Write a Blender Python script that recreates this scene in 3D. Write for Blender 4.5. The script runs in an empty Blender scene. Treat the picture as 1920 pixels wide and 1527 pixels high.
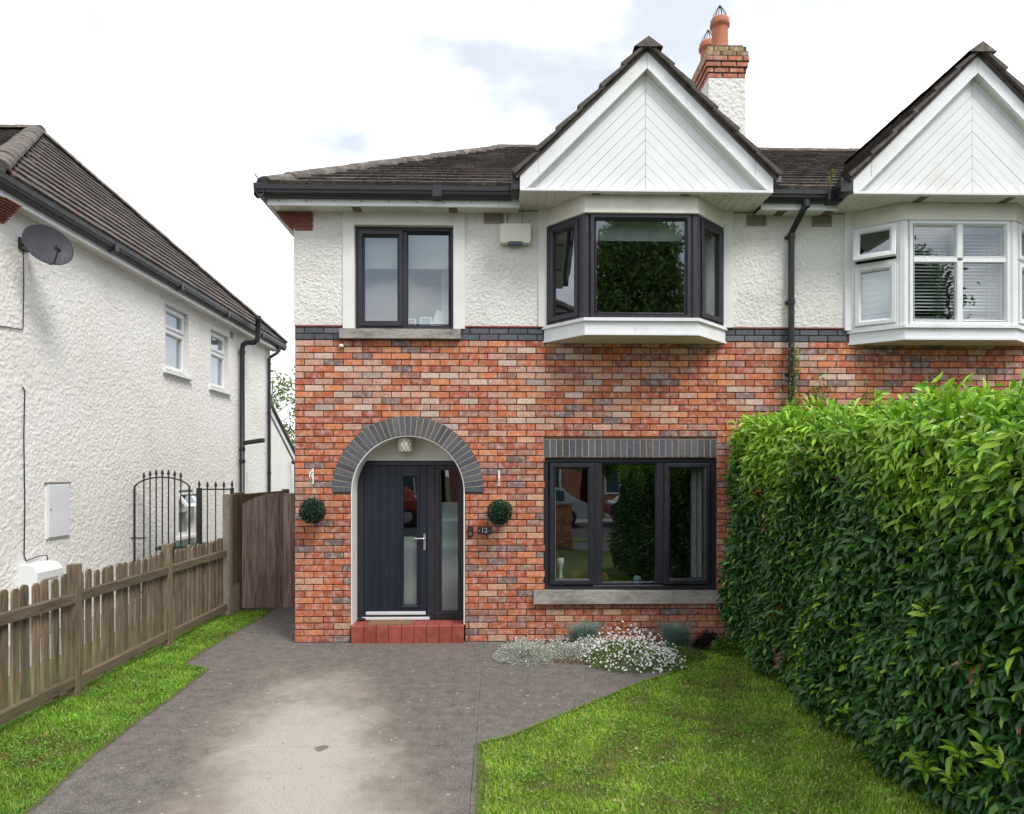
import bpy, math, random
import numpy as np
from mathutils import Vector, Matrix
random.seed(7); rng = np.random.default_rng(7)
R = math.radians
scene = bpy.context.scene
C = scene.collection

# ------------------------------------------------------------------ camera
cam_d = bpy.data.cameras.new('camera'); cam = bpy.data.objects.new('camera', cam_d); C.objects.link(cam)
cam.location = (0, 0, 1.97); cam.rotation_euler = (R(90), 0, R(-1.34))
cam_d.sensor_width = 36; cam_d.lens = 24; cam_d.shift_y = 0.0648
cam_d.clip_start = 0.05; cam_d.clip_end = 2000
scene.camera = cam

# ------------------------------------------------------------------ world: bright broken overcast over a Nishita sky
SUN_DIR = Vector((0.56, -0.66, 1.08)).normalized()          # towards the sun
w = bpy.data.worlds.new('World'); scene.world = w; w.use_nodes = True
nt = w.node_tree; nd = nt.nodes; lk = nt.links
bg = nd['Background']; bg.inputs['Strength'].default_value = 0.1
sky = nd.new('ShaderNodeTexSky'); sky.sky_type = 'NISHITA'; sky.sun_disc = False
sky.sun_elevation = math.asin(SUN_DIR.z); sky.sun_rotation = math.atan2(SUN_DIR.x, SUN_DIR.y)
tc = nd.new('ShaderNodeTexCoord')
mp = nd.new('ShaderNodeMapping'); mp.inputs['Scale'].default_value = (1.6, 1.6, 3.4); mp.inputs['Location'].default_value = (0.35, 0.1, 0.55)
lk.new(tc.outputs['Generated'], mp.inputs['Vector'])
nz = nd.new('ShaderNodeTexNoise'); nz.inputs['Scale'].default_value = 1.5; nz.inputs['Detail'].default_value = 7; nz.inputs['Roughness'].default_value = 0.55
lk.new(mp.outputs['Vector'], nz.inputs['Vector'])
mr = nd.new('ShaderNodeMapRange'); mr.inputs['From Min'].default_value = 0.38; mr.inputs['From Max'].default_value = 0.68
mr.inputs['To Min'].default_value = 0.74; mr.inputs['To Max'].default_value = 1.0; mr.interpolation_type = 'SMOOTHSTEP'
lk.new(nz.outputs['Fac'], mr.inputs['Value'])
nz2 = nd.new('ShaderNodeTexNoise'); nz2.inputs['Scale'].default_value = 2.6; nz2.inputs['Detail'].default_value = 5
lk.new(mp.outputs['Vector'], nz2.inputs['Vector'])
cl = nd.new('ShaderNodeMix'); cl.data_type = 'RGBA'
cl.inputs['A'].default_value = (3.85, 4.1, 4.4, 1); cl.inputs['B'].default_value = (8.0, 7.95, 7.9, 1)
mr2 = nd.new('ShaderNodeMapRange'); mr2.inputs['From Min'].default_value = 0.36; mr2.inputs['From Max'].default_value = 0.6; mr2.interpolation_type = 'SMOOTHSTEP'
lk.new(nz2.outputs['Fac'], mr2.inputs['Value']); lk.new(mr2.outputs['Result'], cl.inputs['Factor'])
mx = nd.new('ShaderNodeMix'); mx.data_type = 'RGBA'
lk.new(mr.outputs['Result'], mx.inputs['Factor']); lk.new(sky.outputs['Color'], mx.inputs['A']); lk.new(cl.outputs['Result'], mx.inputs['B'])
lk.new(mx.outputs['Result'], bg.inputs['Color'])

# ------------------------------------------------------------------ sun (soft, through thin cloud) and exposure
sd = bpy.data.lights.new('sun', 'SUN'); sd.energy = 1.3; sd.angle = R(20); sd.color = (1.0, 0.96, 0.9)
so = bpy.data.objects.new('sun', sd); C.objects.link(so)
so.rotation_euler = (-SUN_DIR).to_track_quat('-Z', 'Y').to_euler(); so.location = (10, -12, 25)
scene.view_settings.view_transform = 'Standard'; scene.view_settings.look = 'None'
scene.view_settings.gamma = 1; scene.view_settings.use_curve_mapping = False
scene.view_settings.exposure = 1.2
scene.cycles.max_bounces = 6; scene.cycles.diffuse_bounces = 3; scene.cycles.glossy_bounces = 3; scene.cycles.transparent_max_bounces = 12
scene.cycles.caustics_reflective = False; scene.cycles.caustics_refractive = False

# ------------------------------------------------------------------ materials
def mat(name, col=(.5,.5,.5), rough=.6, var=.12, vs=6, col2=None, c2s=3, c2t=(.52,.68), col3=None, c3s=40, c3t=(.66,.72),
        bump=0, bs=60, bd=.01, spec=.4, metal=0, src=None, stretch=None, trans=0, coat=0, sheen=0):
    m = bpy.data.materials.new(name); m.use_nodes = True
    n = m.node_tree.nodes; l = m.node_tree.links; p = n['Principled BSDF']
    p.inputs['Roughness'].default_value = rough; p.inputs['Specular IOR Level'].default_value = spec
    p.inputs['Metallic'].default_value = metal; p.inputs['Coat Weight'].default_value = coat
    geo = n.new('ShaderNodeNewGeometry'); vec = geo.outputs['Position']
    if stretch:
        q = n.new('ShaderNodeVectorMath'); q.operation = 'MULTIPLY'; q.inputs[1].default_value = stretch
        l.new(vec, q.inputs[0]); vec = q.outputs[0]
    def noise(s, d=4, v=None, r=.6):
        k = n.new('ShaderNodeTexNoise'); k.inputs['Scale'].default_value = s; k.inputs['Detail'].default_value = d; k.inputs['Roughness'].default_value = r
        l.new(v or vec, k.inputs['Vector']); return k.outputs['Fac']
    def mrange(v, a, b, c=0, d=1):
        k = n.new('ShaderNodeMapRange'); k.inputs[1].default_value = a; k.inputs[2].default_value = b
        k.inputs[3].default_value = c; k.inputs[4].default_value = d; l.new(v, k.inputs[0]); return k.outputs[0]
    def mix(f, a, b):
        k = n.new('ShaderNodeMix'); k.data_type = 'RGBA'; l.new(f, k.inputs['Factor'])
        for s, x in (('A', a), ('B', b)):
            if isinstance(x, tuple): k.inputs[s].default_value = (*x, 1)
            else: l.new(x, k.inputs[s])
        return k.outputs['Result']
    if src == 'obj': base = n.new('ShaderNodeObjectInfo').outputs['Color']
    elif src == 'attr':
        at = n.new('ShaderNodeAttribute'); at.attribute_name = 'Col'; base = at.outputs['Color']
    else:
        rg = n.new('ShaderNodeRGB'); rg.outputs[0].default_value = (*col, 1); base = rg.outputs[0]
    if col2: base = mix(mrange(noise(c2s, 5), *c2t), base, col2)
    if col3: base = mix(mrange(noise(c3s, 3), *c3t), base, col3)
    f = mrange(noise(vs), .3, .7, 1 - var, 1 + var)
    k = n.new('ShaderNodeVectorMath'); k.operation = 'SCALE'; l.new(base, k.inputs[0]); l.new(f, k.inputs['Scale'])
    l.new(k.outputs[0], p.inputs['Base Color'])
    l.new(mrange(noise(vs * 2.3, 2), .3, .7, max(rough - .08, .02), min(rough + .08, 1)), p.inputs['Roughness'])
    if bump:
        b = n.new('ShaderNodeBump'); b.inputs['Strength'].default_value = bump; b.inputs['Distance'].default_value = bd
        l.new(noise(bs, 4), b.inputs['Height']); l.new(b.outputs[0], p.inputs['Normal'])
    if trans:
        t = n.new('ShaderNodeBsdfTranslucent'); l.new(k.outputs[0], t.inputs['Color'])
        ms = n.new('ShaderNodeMixShader'); ms.inputs[0].default_value = trans
        l.new(p.outputs[0], ms.inputs[1]); l.new(t.outputs[0], ms.inputs[2])
        l.new(ms.outputs[0], n['Material Output'].inputs['Surface'])
    return m

def glass(name, tint=(.86,.9,.9), r0=.13):
    m = bpy.data.materials.new(name); m.use_nodes = True
    n = m.node_tree.nodes; l = m.node_tree.links
    n.remove(n['Principled BSDF'])
    lw = n.new('ShaderNodeLayerWeight'); lw.inputs[0].default_value = .5
    pw = n.new('ShaderNodeMath'); pw.operation = 'POWER'; pw.inputs[1].default_value = 4; l.new(lw.outputs['Facing'], pw.inputs[0])
    ma = n.new('ShaderNodeMath'); ma.operation = 'MULTIPLY_ADD'; ma.inputs[1].default_value = .85; ma.inputs[2].default_value = r0
    l.new(pw.outputs[0], ma.inputs[0])
    tr = n.new('ShaderNodeBsdfTransparent'); tr.inputs[0].default_value = (*tint, 1)
    gl = n.new('ShaderNodeBsdfGlossy'); gl.inputs['Roughness'].default_value = .0; gl.inputs['Color'].default_value = (.93,.96,1,1)
    # old double glazing is never quite flat: a very slight wave
    nz = n.new('ShaderNodeTexNoise'); nz.inputs['Scale'].default_value = 2.2; nz.inputs['Detail'].default_value = 1
    ge = n.new('ShaderNodeNewGeometry'); l.new(ge.outputs['Position'], nz.inputs['Vector'])
    bu = n.new('ShaderNodeBump'); bu.inputs['Strength'].default_value = .12; bu.inputs['Distance'].default_value = .01
    l.new(nz.outputs['Fac'], bu.inputs['Height']); l.new(bu.outputs[0], gl.inputs['Normal'])
    ms = n.new('ShaderNodeMixShader'); l.new(ma.outputs[0], ms.inputs[0]); l.new(tr.outputs[0], ms.inputs[1]); l.new(gl.outputs[0], ms.inputs[2])
    l.new(ms.outputs[0], n['Material Output'].inputs['Surface'])
    return m

M = {}
BR = dict(rough=.85, var=.24, vs=30, bump=.35, bs=90, bd=.004, spec=.2, col2=(.55,.43,.39), c2s=14, c2t=(.47,.78), col3=(.085,.055,.055), c3s=21, c3t=(.64,.74))
M['brick'] = mat('brick_object', src='obj', **BR)
M['brick_a'] = mat('brick_joined', src='attr', **BR)
M['mortar'] = mat('mortar', (.085,.05,.036), .95, .25, 30, bump=.3, bs=120)
M['alu'] = mat('aluminium_bar', (.70,.71,.72), .4, .06, 9, metal=.25)
M['mortar_buff'] = mat('mortar_buff', (.36,.28,.20), .95, .2, 30)
M['blue_brick'] = mat('blue_brick', src='obj', rough=.6, var=.22, vs=26, bump=.3, bs=90, bd=.004, spec=.35, col2=(.10,.105,.115), c2s=9, c2t=(.5,.75))
M['corbel'] = mat('corbel_red_tile', (.25,.085,.065), .85, .25, 20)
M['dash'] = mat('roughcast_render', (.74,.73,.705), .95, .07, 25, col2=(.61,.595,.555), c2s=1.6, c2t=(.48,.75), col3=(.46,.44,.39), c3s=62, c3t=(.60,.74), bump=.5, bs=130, bd=.006, spec=.15)
M['dash_n'] = mat('roughcast_neighbour', (.84,.828,.805), .95, .06, 22, col2=(.76,.725,.68), c2s=.7, c2t=(.45,.75), col3=(.55,.52,.47), c3s=48, c3t=(.60,.75), bump=.5, bs=100, bd=.006, spec=.15)
M['plaster'] = mat('white_plaster', (.74,.735,.72), .8, .05, 3, col2=(.62,.61,.58), c2s=2, c2t=(.6,.8), bump=.1, bs=60)
M['cream'] = mat('cream_plaster', (.66,.63,.57), .8, .05, 3)
M['upvc'] = mat('white_upvc', (.76,.775,.80), .38, .03, 2, col2=(.64,.64,.60), c2s=2.6, c2t=(.54,.8), col3=(.50,.50,.45), c3s=14, c3t=(.66,.82), spec=.45)
M['upvc_old'] = mat('aged_white_upvc', (.72,.69,.64), .45, .06, 3, col2=(.56,.52,.45), c2s=2.5, c2t=(.52,.75))
M['anth'] = mat('anthracite_frame', (.019,.019,.027), .42, .15, 8, bump=.05, bs=200, spec=.5)
M['navy'] = mat('navy_door', (.0075,.0115,.025), .45, .10, 6, bump=.06, bs=70, spec=.5, stretch=(1,1,.12))
M['black'] = mat('black_pipe', (.017,.018,.022), .4, .2, 6, spec=.5)
M['iron'] = mat('black_iron', (.02,.021,.022), .5, .3, 12, spec=.5)
M['steel'] = mat('brushed_steel', (.62,.62,.62), .3, .05, 9, metal=1)
M['glass'] = glass('window_glass')
M['glass_door'] = glass('door_glass', (.72,.75,.75), .09)
M['frost'] = mat('frosted_backing', (.60,.64,.63), .5, .06, 2)
M['tile'] = mat('roof_tile', src='obj', rough=.9, var=.35, vs=22, col2=(.16,.145,.125), c2s=9, c2t=(.58,.8), col3=(.33,.33,.29), c3s=19, c3t=(.66,.74), bump=.7, bs=45, spec=.15)
M['tile_s'] = mat('roof_tile_plain', (.102,.087,.08), .9, .35, 14, col2=(.13,.12,.10), c2s=8, c2t=(.56,.8), col3=(.36,.36,.33), c3s=26, c3t=(.71,.77), bump=.4, bs=50, spec=.2)
M['hip'] = mat('hip_tile', (.12,.104,.094), .92, .25, 14, col2=(.27,.255,.22), c2s=6, c2t=(.5,.75), bump=.4, bs=60, spec=.15)
M['lead'] = mat('lead_grey', (.13,.135,.15), .55, .15, 8)
M['concrete'] = mat('sill_concrete', (.34,.32,.29), .9, .22, 26, col2=(.12,.11,.10), c2s=4.5, c2t=(.48,.74), stretch=(.6,1,1.6), bump=.4, bs=110)
M['post'] = mat('post_concrete', (.27,.215,.185), .9, .18, 16, col2=(.20,.20,.12), c2s=3, c2t=(.5,.8), bump=.35, bs=90)
M['red_tile'] = mat('red_step_tile', src='obj', rough=.55, var=.18, vs=14, col2=(.30,.10,.08), c2s=7, c2t=(.55,.8), bump=.12, bs=60, spec=.35)
M['wood'] = mat('weathered_picket', src='obj', rough=.9, var=.5, vs=16, stretch=(3,3,.22), col2=(.075,.07,.04), c2s=3, c2t=(.52,.82), bump=.4, bs=40, spec=.15)
M['wood_h'] = mat('weathered_rail', src='obj', rough=.9, var=.35, vs=16, stretch=(3,.2,3), col2=(.11,.105,.06), c2s=3, c2t=(.58,.85), bump=.4, bs=40, spec=.15)
M['wood_g'] = mat('gate_wood', src='obj', rough=.9, var=.48, vs=14, stretch=(3,3,.2), col2=(.055,.042,.04), c2s=4, c2t=(.55,.8), bump=.4, bs=40, spec=.15)
M['pot'] = mat('terracotta_pot', (.43,.15,.085), .75, .12, 9, col2=(.30,.13,.08), c2s=6, c2t=(.55,.8))
M['coir'] = mat('coir_mat', (.22,.135,.075), .95, .25, 60, bump=.6, bs=250)
M['white'] = mat('white_paint', (.78,.78,.77), .5, .04, 4)
M['creamplastic'] = mat('cream_plastic', (.72,.70,.61), .4, .04, 3, col2=(.62,.58,.48), c2s=8, c2t=(.6,.8))
M['smoke'] = mat('blue_lens', (.05,.09,.14), .2, .05, 3)
M['dish'] = mat('dish_grey', (.045,.046,.055), .6, .2, 8, spec=.3)
M['green'] = mat('green_plastic', (.035,.085,.045), .5, .15, 5)
M['slate'] = mat('slate_plate', (.035,.037,.04), .6, .2, 30)
M['shade'] = mat('woven_shade', (.60,.56,.48), .8, .25, 55)
M['fabric'] = mat('white_curtain', (.66,.66,.66), .9, .06, 5, trans=.3)
M['blind'] = mat('roller_blind', (.72,.73,.72), .85, .03, 3, trans=.25)
M['slat'] = mat('blind_slat', (.74,.74,.73), .5, .03, 3)
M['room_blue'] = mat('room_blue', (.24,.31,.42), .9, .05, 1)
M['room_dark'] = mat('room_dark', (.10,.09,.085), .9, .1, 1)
M['grille'] = mat('vent_grille', (.30,.265,.235), .8, .12, 8)
M['brown'] = mat('brown_vent', (.16,.13,.10), .7, .1, 8)
M['leaf'] = mat('leaf_object', src='obj', rough=.37, var=.12, vs=30, spec=.55, trans=.22)
M['leaf_a'] = mat('leaf_joined', src='attr', rough=.37, var=.12, vs=30, spec=.55, trans=.22)
M['leaf_m'] = mat('leaf_matt', src='attr', rough=.75, var=.1, vs=30, spec=.2, trans=.25)
M['grass'] = mat('grass_blade', src='attr', rough=.6, var=.2, vs=4, spec=.25, trans=.42)
M['turf'] = mat('turf_soil', (.10,.14,.03), .95, .35, 20, col2=(.2,.17,.08), c2s=5, c2t=(.56,.75), bump=.6, bs=60)
M['soil'] = mat('bare_soil', (.085,.06,.045), .98, .3, 15, bump=.6, bs=50)
M['stem'] = mat('twig', (.09,.065,.04), .9, .2, 15)
M['bark'] = mat('bark', (.11,.09,.07), .95, .3, 12, stretch=(2,2,.4), bump=.8, bs=12, bd=.03)
M['dark_filler'] = mat('near_black_filler', (.012,.02,.008), 1, .2, 10, spec=.05)  # near-black, for solid filler hidden inside foliage
M['asphalt'] = mat('asphalt', (.055,.055,.058), .95, .2, 14, bump=.3, bs=150)
M['path'] = mat('paving', (.24,.235,.225), .95, .15, 7, bump=.2, bs=90)
M['ground'] = mat('ground', (.06,.085,.03), 1, .3, 4)
M['frame_pic'] = mat('white_picture_frame', (.75,.75,.74), .5, .03, 4)
M['print'] = mat('brown_print', (.30,.22,.17), .6, .2, 9)

# ------------------------------------------------------------------ helpers
WORLD = {}
def wloc(o):
    return WORLD.get(o.name, Vector((0,0,0))) if o else Vector((0,0,0))
def link(name, me, m=None, parent=None, at=None, color=None):
    o = bpy.data.objects.new(name, me); C.objects.link(o)
    if me is not None and m is not None and len(me.materials) == 0: me.materials.append(m)
    base = wloc(parent)
    o.parent = parent
    o.location = (Vector(at) - base) if at is not None else Vector((0,0,0))
    WORLD[o.name] = Vector(at) if at is not None else base.copy()
    if color: o.color = (*color, 1)
    return o
def tag(o, label=None, cat=None, group=None, kind=None):
    if label: o['label'] = label
    if cat: o['category'] = cat
    if group: o['group'] = group
    if kind: o['kind'] = kind
    return o
def thing(name, label, cat, loc, group=None):
    o = bpy.data.objects.new(name, None); C.objects.link(o); o.location = loc; o.empty_display_size = .2
    WORLD[o.name] = Vector(loc)
    return tag(o, label, cat, group)

class MB:
    """collects shapes in world coordinates; build() links them as one mesh object"""
    def __init__(s): s.v = []; s.f = []; s.c = []; s.col = None
    def add(s, vs, fs):
        b = len(s.v); s.v += [tuple(p) for p in vs]; s.f += [tuple(i + b for i in f) for f in fs]
        if s.col is not None: s.c += [s.col] * len(vs)
        return s
    def box(s, x0, x1, y0, y1, z0, z1, c=0):
        if c <= 0:
            v = [(x0,y0,z0),(x1,y0,z0),(x1,y1,z0),(x0,y1,z0),(x0,y0,z1),(x1,y0,z1),(x1,y1,z1),(x0,y1,z1)]
            return s.add(v, [(3,2,1,0),(4,5,6,7),(0,1,5,4),(1,2,6,5),(2,3,7,6),(3,0,4,7)])
        V = []; idx = {}
        X = (x0, x1); Y = (y0, y1); Z = (z0, z1)
        for i in (0,1):
            for j in (0,1):
                for k in (0,1):
                    dx, dy, dz = [c if q == 0 else -c for q in (i,j,k)]
                    idx[i,j,k,'x'] = len(V); V.append((X[i], Y[j]+dy, Z[k]+dz))
                    idx[i,j,k,'y'] = len(V); V.append((X[i]+dx, Y[j], Z[k]+dz))
                    idx[i,j,k,'z'] = len(V); V.append((X[i]+dx, Y[j]+dy, Z[k]))
        I = idx; Fc = []
        for i in (0,1):
            Fc.append((I[i,0,0,'x'],I[i,1,0,'x'],I[i,1,1,'x'],I[i,0,1,'x']))
            Fc.append((I[0,i,0,'y'],I[1,i,0,'y'],I[1,i,1,'y'],I[0,i,1,'y']))
            Fc.append((I[0,0,i,'z'],I[1,0,i,'z'],I[1,1,i,'z'],I[0,1,i,'z']))
        for a in (0,1):
            for b in (0,1):
                Fc.append((I[0,a,b,'y'],I[1,a,b,'y'],I[1,a,b,'z'],I[0,a,b,'z']))
                Fc.append((I[a,0,b,'x'],I[a,1,b,'x'],I[a,1,b,'z'],I[a,0,b,'z']))
                Fc.append((I[a,b,0,'x'],I[a,b,1,'x'],I[a,b,1,'y'],I[a,b,0,'y']))
        for i in (0,1):
            for j in (0,1):
                for k in (0,1): Fc.append((I[i,j,k,'x'],I[i,j,k,'y'],I[i,j,k,'z']))
        return s.add(V, Fc)
    def prism(s, pts, vec):
        n = len(pts); vec = Vector(vec); P = [Vector(p) for p in pts]
        return s.add(P + [p + vec for p in P], [tuple(range(n))[::-1], tuple(range(n, 2*n))] + [(i, (i+1) % n, (i+1) % n + n, i + n) for i in range(n)])
    def xz(s, pts, y0, y1): return s.prism([(x, y0, z) for x, z in pts], (0, y1 - y0, 0))
    def xy(s, pts, z0, z1): return s.prism([(x, y, z0) for x, y in pts], (0, 0, z1 - z0))
    def tube(s, pts, r, n=8, cap=True):
        P = [Vector(p) for p in pts]; rs = r if isinstance(r, (list, tuple)) else [r] * len(P)
        V = []; Fc = []; up = None
        for i, p in enumerate(P):
            t = (P[min(i+1, len(P)-1)] - P[max(i-1, 0)]).normalized()
            if up is None: up = Vector((0,0,1)) if abs(t.z) < .9 else Vector((0,1,0))
            a = t.cross(up); 
            if a.length < 1e-4: a = t.cross(Vector((1,0,0)))
            a.normalize(); b = a.cross(t).normalized(); up = b
            for k in range(n):
                an = 2*math.pi*k/n; V.append(p + (a*math.cos(an) + b*math.sin(an)) * rs[i])
        for i in range(len(P)-1):
            for k in range(n): Fc.append((i*n+k, i*n+(k+1) % n, (i+1)*n+(k+1) % n, (i+1)*n+k))
        if cap: Fc += [tuple(range(n)), tuple(range((len(P)-1)*n, len(P)*n))[::-1]]
        return s.add(V, Fc)
    def lathe(s, c, prof, n=20):
        V = [(c[0]+r*math.cos(2*math.pi*k/n), c[1]+r*math.sin(2*math.pi*k/n), c[2]+z) for r, z in prof for k in range(n)]
        Fc = [(i*n+k, i*n+(k+1) % n, (i+1)*n+(k+1) % n, (i+1)*n+k) for i in range(len(prof)-1) for k in range(n)]
        return s.add(V, Fc)
    def ring(s, P, u0, u1, v0, v1, prof):
        """mitred rectangular frame on plane P swept with profile [(inset, out)]"""
        V = []
        for i, nn in prof:
            for u, v in ((u0+i, v0+i), (u1-i, v0+i), (u1-i, v1-i), (u0+i, v1-i)): V.append(P(u, v, nn))
        Fc = [(a*4+k, a*4+(k+1) % 4, (a+1)*4+(k+1) % 4, (a+1)*4+k) for a in range(len(prof)-1) for k in range(4)]
        return s.add(V, Fc)
    def pbox(s, P, u0, u1, v0, v1, n0, n1):
        v = [P(u,v_,n_) for n_ in (n0,n1) for u,v_ in ((u0,v0),(u1,v0),(u1,v1),(u0,v1))]
        return s.add(v, [(3,2,1,0),(4,5,6,7),(0,1,5,4),(1,2,6,5),(2,3,7,6),(3,0,4,7)])
    def mesh(s, name, off=Vector((0,0,0))):
        me = bpy.data.meshes.new(name); me.from_pydata([(x-off.x, y-off.y, z-off.z) for x,y,z in s.v], [], s.f)
        if s.c:
            at = me.color_attributes.new('Col', 'FLOAT_COLOR', 'POINT')
            at.data.foreach_set('color', np.array([(*c, 1) for c in s.c], dtype=np.float32).ravel())
        me.update(); return me
    def build(s, name, m, parent=None, smooth=False, color=None):
        base = wloc(parent); me = s.mesh(name, base)
        o = link(name, me, m, parent, None, color)
        if parent is None: WORLD[o.name] = Vector((0,0,0))
        if smooth: me.polygons.foreach_set('use_smooth', [True] * len(me.polygons))
        return o

def plane(O, U, N=None):
    O = Vector(O); U = Vector(U).normalized(); V = Vector((0,0,1)); N = Vector(N) if N else Vector((U.y, -U.x, 0))
    return lambda u, v, n: O + U*u + V*v + N*n

def tri_mesh(name, V, T, col=None):
    me = bpy.data.meshes.new(name); V = np.asarray(V, np.float32); T = np.asarray(T, np.int32)
    me.vertices.add(len(V)); me.vertices.foreach_set('co', V.ravel())
    k = T.shape[1]
    me.loops.add(T.size); me.loops.foreach_set('vertex_index', T.ravel())
    me.polygons.add(len(T)); me.polygons.foreach_set('loop_start', np.arange(0, T.size, k, dtype=np.int32))
    me.update(calc_edges=True)
    if col is not None:
        at = me.color_attributes.new('Col', 'FLOAT_COLOR', 'POINT')
        cc = np.ones((len(V), 4), np.float32); cc[:, :3] = col; at.data.foreach_set('color', cc.ravel())
    return me

def smooth_noise(h, w_, passes):
    a = rng.random((h, w_))
    for _ in range(passes):
        a = (a + np.roll(a, 1, 0) + np.roll(a, -1, 0) + np.roll(a, 1, 1) + np.roll(a, -1, 1)) / 5
    return (a - a.mean()) / a.std()
def roughcast(name, P, w_, h_, cell, amp, holes, m, parent):
    nu = int(w_/cell) + 1; nv = int(h_/cell) + 1
    U = np.linspace(0, w_, nu); Vv = np.linspace(0, h_, nv)
    d = smooth_noise(nv, nu, 0) * .45 + smooth_noise(nv, nu, 1) * .7 + smooth_noise(nv, nu, 6) * .25
    d = np.clip(d, -1.3, 2.4) * amp
    d[0, :] = 0; d[-1, :] = 0; d[:, 0] = 0; d[:, -1] = 0
    o = np.array(P(0,0,0)); eu = np.array(P(1,0,0)) - o; ev = np.array(P(0,1,0)) - o; en = np.array(P(0,0,1)) - o
    base = np.array(wloc(parent))
    G_ = o - base + U[None,:,None]*eu + Vv[:,None,None]*ev + d[:,:,None]*en
    ii, jj = np.meshgrid(np.arange(nv-1), np.arange(nu-1), indexing='ij')
    uc = (U[:-1]+U[1:])/2; vc = (Vv[:-1]+Vv[1:])/2
    keep = np.ones((nv-1, nu-1), bool)
    for a, b, c, e in holes: keep &= ~((uc[None,:] > a) & (uc[None,:] < b) & (vc[:,None] > c) & (vc[:,None] < e))
    i = ii[keep]; j = jj[keep]
    Q = np.stack([i*nu+j, i*nu+j+1, (i+1)*nu+j+1, (i+1)*nu+j], 1)
    me = tri_mesh(name, G_.reshape(-1,3), Q)
    return link(name, me, m, parent)

# leaves ------------------------------------------------------------
LV = np.array([(0,0,0),(.30,.42,.10),(.68,.36,.06),(1,0,-.16),(.68,-.36,.06),(.30,-.42,.10),(.30,0,0),(.68,0,-.05)], np.float32)
LT = np.array([(0,6,1),(1,6,7),(1,7,2),(2,7,3),(0,5,6),(5,4,7),(5,7,6),(4,3,7)], np.int32)
SV = np.array([(0,0,0),(.5,.5,.05),(1,0,-.1),(.5,-.5,.05)], np.float32)     # simple small leaf
ST = np.array([(0,3,1),(1,3,2)], np.int32)
def norm(a): return a / np.maximum(np.linalg.norm(a, axis=-1, keepdims=True), 1e-6)
def frames(d, nrm):
    d = norm(d); nrm = norm(nrm - (nrm*d).sum(1, keepdims=True)*d); s_ = np.cross(nrm, d); return d, s_, nrm
def leaf_arrays(pos, d, nrm, L, Wd, simple=False):
    d, s_, nn = frames(d, nrm); B, T = (SV, ST) if simple else (LV, LT)
    V = pos[:,None,:] + d[:,None,:]*(B[None,:,0:1]*L[:,None,None]) + s_[:,None,:]*(B[None,:,1:2]*Wd[:,None,None]) + nn[:,None,:]*(B[None,:,2:3]*L[:,None,None])
    F_ = T[None] + (np.arange(len(pos))*len(B))[:,None,None]
    return V.reshape(-1,3), F_.reshape(-1,3), len(B)
def leaf_object(name, pos, d, nrm, L, Wd, col, m, parent, simple=False):
    V, T, k = leaf_arrays(pos, d, nrm, L, Wd, simple)
    me = tri_mesh(name, V - np.array(wloc(parent)), T, np.repeat(col, k, axis=0))
    return link(name, me, m, parent)
def leaf_pieces(name, pos, d, nrm, L, Wd, col, m, parent):
    me = tri_mesh(name, LV, LT); me.materials.append(m)
    D, S, N_ = frames(d, nrm)
    for i in range(len(pos)):
        o = link(name, me, None, parent, pos[i])
        mw = Matrix(((D[i,0],S[i,0],N_[i,0]),(D[i,1],S[i,1],N_[i,1]),(D[i,2],S[i,2],N_[i,2]))) @ Matrix.Diagonal((L[i], Wd[i], L[i]))
        o.matrix_basis = Matrix.Translation(o.location) @ mw.to_4x4()
        o.color = (*col[i], 1)
def rnd(n): return rng.normal(size=(n,3))
def jit(c, a):
    k = 1 + random.uniform(-a, a); return tuple(max(0.003, x * k * (1 + random.uniform(-a, a)*.16)) for x in c)

# windows -------------------------------------------------------------
def window(parent, P, w_, h_, lights, mf, name='window', d=.0, mg=None, border=.055):
    """frame ring + one sub-part per light. lights: (u0,u1,v0,v1,is_sash[,tilt])"""
    f = MB().ring(P, 0, w_, 0, h_, [(0,-.06),(0,.028),(.004,.032),(border-.012,.032),(border,.02),(border,-.06)])
    lights = sorted(lights)
    us = sorted({round(l[1], 3) for l in lights} - {round(max(l[1] for l in lights), 3)})
    win = None
    for l in lights:
        pass
    win = f.build(name, mf, parent)
    # mullions and transoms fill the gaps between lights
    for a in lights:
        for b in lights:
            if b[0] - a[1] > .004 and b[0] - a[1] < .12 and min(a[3],b[3]) - max(a[2],b[2]) > .1:
                MB().pbox(P, a[1], b[0], max(a[2],b[2]) - .01, min(a[3],b[3]) + .01, -.05, .028).build('mullion', mf, win)
            if b[2] - a[3] > .004 and b[2] - a[3] < .12 and min(a[1],b[1]) - max(a[0],b[0]) > .05:
                MB().pbox(P, max(a[0],b[0]), min(a[1],b[1]), a[3], b[2], -.05, .026).build('transom', mf, win)
    for l in lights:
        u0,u1,v0,v1,sash = l[:5]
        if len(l) > 5:                                      # top-hung vent, open: swing the bottom outwards
            t = l[5]; P2 = (lambda u, v, n, P=P, v1=v1, t=t: P(u, v1 - (v1-v)*math.cos(t) + n*math.sin(t)*0 , n*math.cos(t) + (v1-v)*math.sin(t) + .03))
        else: P2 = P
        g = .012
        if sash:
            g = .066
            MB().ring(P2, u0, u1, v0, v1, [(0,-.03),(0,.046),(.006,.052),(.044,.052),(.058,.036),(.066,.03),(.066,-.03),(0,-.03)]).build('sash', mf, win)
        else:
            MB().ring(P2, u0, u1, v0, v1, [(-.002,.026),(.002,.03),(.014,.008),(.014,-.02)]).build('bead', mf, win)
        MB().pbox(P2, u0+g-.006, u1-g+.006, v0+g-.006, v1-g+.006, -.004, .004).build('pane', mg or M['glass'], win)
    return win
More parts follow.
